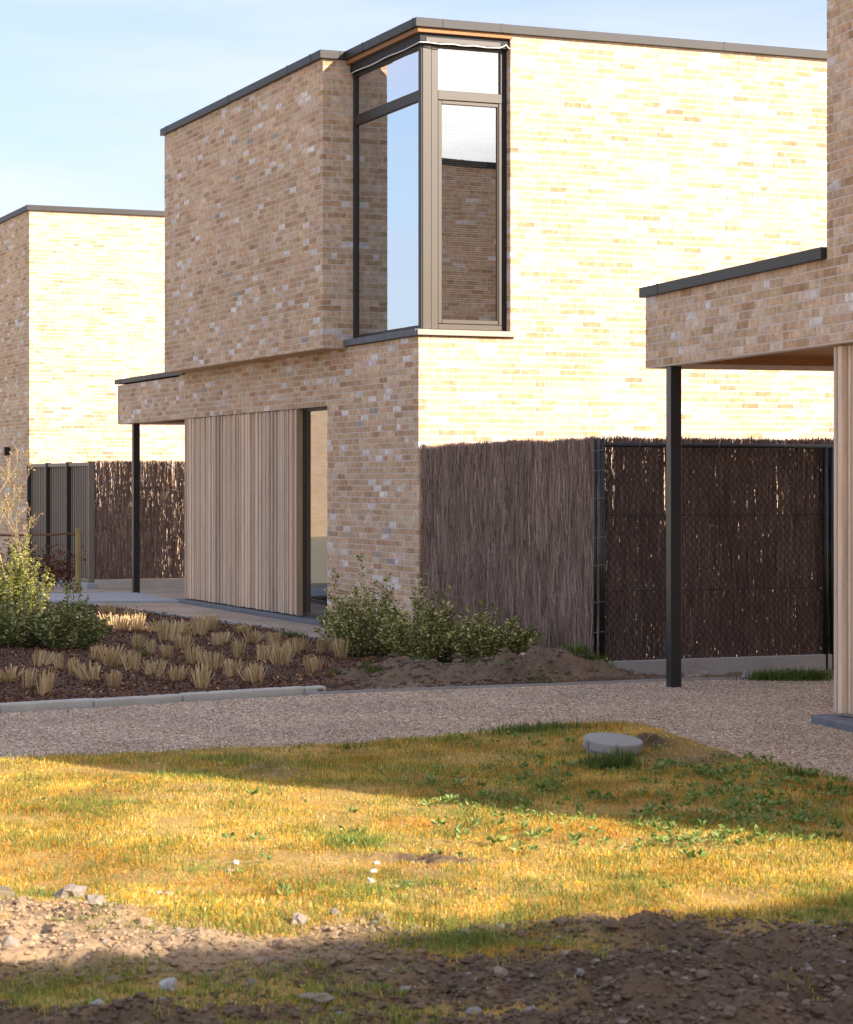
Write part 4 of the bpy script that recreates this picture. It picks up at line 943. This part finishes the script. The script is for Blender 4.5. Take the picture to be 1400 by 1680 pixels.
green = .22+.9*np.clip(fbm(X*.9, Y*.9, 121, 3)-.48, 0, 1)*1.4
for c in [(170,1330,80,18,.8),(590,1390,80,18,.8),(330,1428,90,16,.5),(60,1480,110,24,.9),(270,1505,120,14,.7),(660,1470,150,28,.75),(830,1470,220,36,.7),(990,1470,200,40,.6),(800,1540,220,34,.95),(1370,1500,120,45,.9),(480,1640,260,44,1.0),(120,1630,180,40,.9),(1000,1270,300,60,.38),(1250,1330,220,50,.5),(850,1215,120,20,.7),(800,1660,200,30,.6),(620,1320,200,20,.25)]:
    green = np.maximum(green, c[4]*gb(*c[:4]))
green = green*np.clip(.35+2.6*(fbm(X*4.5, Y*4.5, 151, 3)-.28), .15, 1.3)
isg = rg.random(N) < green; ora = fbm(X*1.7, Y*1.7, 131, 4)
gold = np.array([(.90,.61,.08), (.84,.51,.06), (.93,.72,.20), (.76,.38,.04), (.95,.81,.38)])[rg.choice(5, N, p=[.3,.25,.2,.15,.1])]
red = np.array((.60,.25,.03)); wr_ = (np.clip((ora-.45)*4, 0, .62)*np.clip(.4+1.6*fbm(X*9, Y*9, 161, 2), 0, 1))[:, None]; gold = gold*(1-wr_)+red*wr_
grn = np.array([(.22,.29,.05), (.30,.36,.07), (.15,.22,.04), (.38,.40,.10)])[rg.choice(4, N)]
col = np.where(isg[:, None], grn, gold)*rg.uniform(.7, 1.2, (N, 1))*(.62+.72*fbm(X*5, Y*5, 181, 3))[:, None]
H = rg.uniform(.007, .025, N)*(1+.9*isg)*(.5+1.1*pn); H[rg.random(N) < .02] *= 1.9
v, f, cc = blades(X, Y, lawn_z(X, Y), H, rg.uniform(.002, .0046, N), col, rg, bend=1.15)
tag(link('lawn_grass', np_mesh('lawn_grass', v, f, M_BLADE, cc)), 'patchy golden and green lawn grass between the drive and the bare earth', 'grass', kind='stuff')
# green grass tufts by plinth, mound and around the cap
GX_, GY_, GZ_, GH_ = [], [], [], []
def tuft(px, py, rpx, n, h, zf):
    X0, Y0 = gnd(px, py, .03); r = rpx/3850*Y0; x = X0+rg.normal(0, r, n); y = Y0+rg.normal(0, min(r*.6, .12), n); GX_.append(x); GY_.append(y); GZ_.append(zf(x, y)); GH_.append(rg.uniform(.4, 1, n)*h)
for px, py, r, n, h in [(960,1110,22,420,.13),(925,1105,14,160,.10),(1255,1110,14,220,.12),(1300,1110,22,420,.14),(1345,1110,12,240,.13),(1290,1110,45,300,.08),(610,1118,12,160,.07),(560,1112,10,120,.07),(680,1110,12,180,.08),(740,1085,10,140,.09),(690,1080,10,160,.10),(790,1108,18,160,.07),(820,1115,6,60,.07),(600,1085,8,80,.06),(885,1118,14,90,.06)]: tuft(px, py, r, n, h, mound_z)
for px, py, r, n, h in [(1000,1262,22,300,.13),(1015,1258,16,220,.15),(968,1255,10,80,.08),(575,1225,12,50,.08),(850,1205,30,260,.10),(910,1200,40,300,.08),(1310,1272,18,120,.08),(1370,1300,25,120,.09)]: tuft(px, py, r, n, h, lawn_z)
for k_ in range(70): tuft(rg.uniform(0, 680), rg.uniform(1585, 1690), rg.uniform(10, 34), int(rg.integers(20, 90)), rg.uniform(.04, .10), lawn_z)
for k_ in range(26): tuft(rg.uniform(640, 1400), rg.uniform(1500, 1680), rg.uniform(5, 18), int(rg.integers(6, 30)), rg.uniform(.04, .09), lawn_z)
for k_ in range(30): tuft(rg.uniform(0, 620), rg.uniform(1470, 1530), rg.uniform(8, 26), int(rg.integers(12, 55)), rg.uniform(.03, .07), lawn_z)
for px, py, r, n, h in [(480,1050,10,120,.12),(600,1010,6,50,.1),(230,1078,10,100,.1)]: tuft(px, py, r, n, h, bed_z)
X = np.concatenate(GX_); Y = np.concatenate(GY_); Z = np.concatenate(GZ_); H = np.concatenate(GH_); N = len(X)
col = np.array([(.10,.17,.03), (.14,.21,.04), (.075,.13,.025), (.19,.22,.06)])[rg.choice(4, N)]*rg.uniform(.75, 1.2, (N, 1))
nr_ = Y < 11.0; col[nr_] = col[nr_]*1.5+np.array((.05, .03, 0)); col[nr_ & (rg.random(N) < .25)] = (.70, .48, .12); H = np.where(nr_, H*.6, H)
v, f, cc = blades(X, Y, Z, H, np.where(nr_, rg.uniform(.002, .0042, N), rg.uniform(.004, .008, N)), col, rg, bend=.85)
tag(link('wild_grass', np_mesh('wild_grass', v, f, M_BLADE, cc)), 'fresh green grass tufts along the plinth, on the mound, round the drain cap and on the bare earth', 'grass', kind='stuff')
# broad-leaved weeds in the shaded part of the lawn
LP, LD, LS = [], [], []
spots = [(rg.uniform(700, 1390), rg.uniform(1215, 1400)) for _ in range(230)]+[(rg.uniform(1050, 1390), rg.uniform(1250, 1390)) for _ in range(200)]+[(rg.uniform(60, 1300), rg.uniform(1290, 1480)) for _ in range(40)]+[(rg.uniform(830, 960), rg.uniform(1260, 1300)) for _ in range(20)]
for px, py in spots:
    X0, Y0 = gnd(px, py, .02)
    if not inside(NEAR+[(5.4, 2.0), (-9.6, 2.0), (-9.6, 11.2)], np.array([X0+.08]), np.array([Y0+.05]))[0]: continue
    z0_ = float(lawn_z(np.array([X0]), np.array([Y0]))[0]); n = rg.integers(5, 12); s0 = rg.uniform(.02, .046)
    for k in range(n):
        a = rg.uniform(0, 6.28); LP.append((X0+.008*math.cos(a), Y0+.008*math.sin(a), z0_+rg.uniform(.012, .035))); LD.append((math.cos(a), math.sin(a), rg.uniform(.15, 1.0))); LS.append(s0*rg.uniform(.7, 1.2))
LP, LD, LS = np.array(LP), np.array(LD), np.array(LS); c = np.array([(.19,.27,.06), (.25,.33,.085), (.13,.20,.045), (.35,.41,.14)])[rg.choice(4, len(LP))]
v, f, cc = leaf_quads(LP, LD, LS, c, rg, fold=.5)
tag(link('weeds', np_mesh('weeds', v, f, M_LEAF, cc)), 'low broad-leaved green weeds spread through the shaded lawn', 'weeds', kind='stuff')
# dry bent stalk beside the cap
X, Y = gnd(1075, 1240); z = float(lawn_z(np.array([X]), np.array([Y]))[0])
tag(MB().tube([(X-.08, Y, z), (X-.03, Y, z+.07), (X+.02, Y, z+.085), (X+.07, Y, z+.06), (X+.09, Y, z)], .004, 5).build('dry_stalk', M_STAKE, smooth=True), 'pale arched dry stalk right of the concrete cap', 'stalk')

# loose stones and crumbs on the drive, thicker along its edges
rg = np.random.default_rng(191); N = 5200; Y = rg.uniform(13.2, 20.4, N); X = rg.uniform(-.2, .2, N)*Y
DR = NEAR+[(9.5, 3.0), (9.5, 21.7)]+FAR[::-1]; ok = inside(DR, X, Y)
de = np.full(N, 9.0)
for line in (NEAR, FAR):
    for (ax, ay), (bx, by) in zip(line[:-1], line[1:]):
        L2 = (bx-ax)**2+(by-ay)**2; t = np.clip(((X-ax)*(bx-ax)+(Y-ay)*(by-ay))/L2, 0, 1); de = np.minimum(de, np.hypot(X-ax-t*(bx-ax), Y-ay-t*(by-ay)))
ok &= rg.random(N) < .12+np.exp(-de/.12); X, Y, de = X[ok], Y[ok], de[ok]; N = len(X)
col = np.where((rg.random(N) < .5*np.exp(-de/.1))[:, None], np.array((.2, .14, .095)), np.array((.55, .42, .30)))*rg.uniform(.6, 1.3, (N, 1)); R_ = rg.uniform(.003, .009, N)
tag(clods(X, Y, R_*.3, R_, col, rg, 'loose_stones', M_CLOD, (ICO, ICF)), 'loose small stones and crumbs scattered along the edges of the gravel drive', 'gravel', kind='stuff')

# the drive's own surface stones, standing proud so that they read as grains at this flat angle
OCT = np.array([(1,0,0),(-1,0,0),(0,1,0),(0,-1,0),(0,0,1),(0,0,-.3)], float); OCF = np.array([(0,2,4),(2,1,4),(1,3,4),(3,0,4)])
N = 90000; Y = 13.0+rg.random(N)*7.6; X = rg.uniform(-.21, .21, N)*Y; ok = inside(DR, X, Y); X, Y = X[ok], Y[ok]; N = len(X)
R_ = rg.uniform(.004, .0095, N); col = np.array([(.16,.10,.065), (.42,.30,.20), (.62,.47,.33), (.85,.72,.56), (.30,.22,.17), (.50,.40,.32)])[rg.choice(6, N, p=[.14,.22,.24,.13,.14,.13])]*np.array((1.14, 1.06, .97))*rg.uniform(.8, 1.2, (N, 1))
tag(clods(X, Y, R_*.0+.001, R_, col, rg, 'surface_gravel', M_CLOD, (OCT, OCF)), 'fine brown and cream surface stones of the gravel drive', 'gravel', kind='stuff')
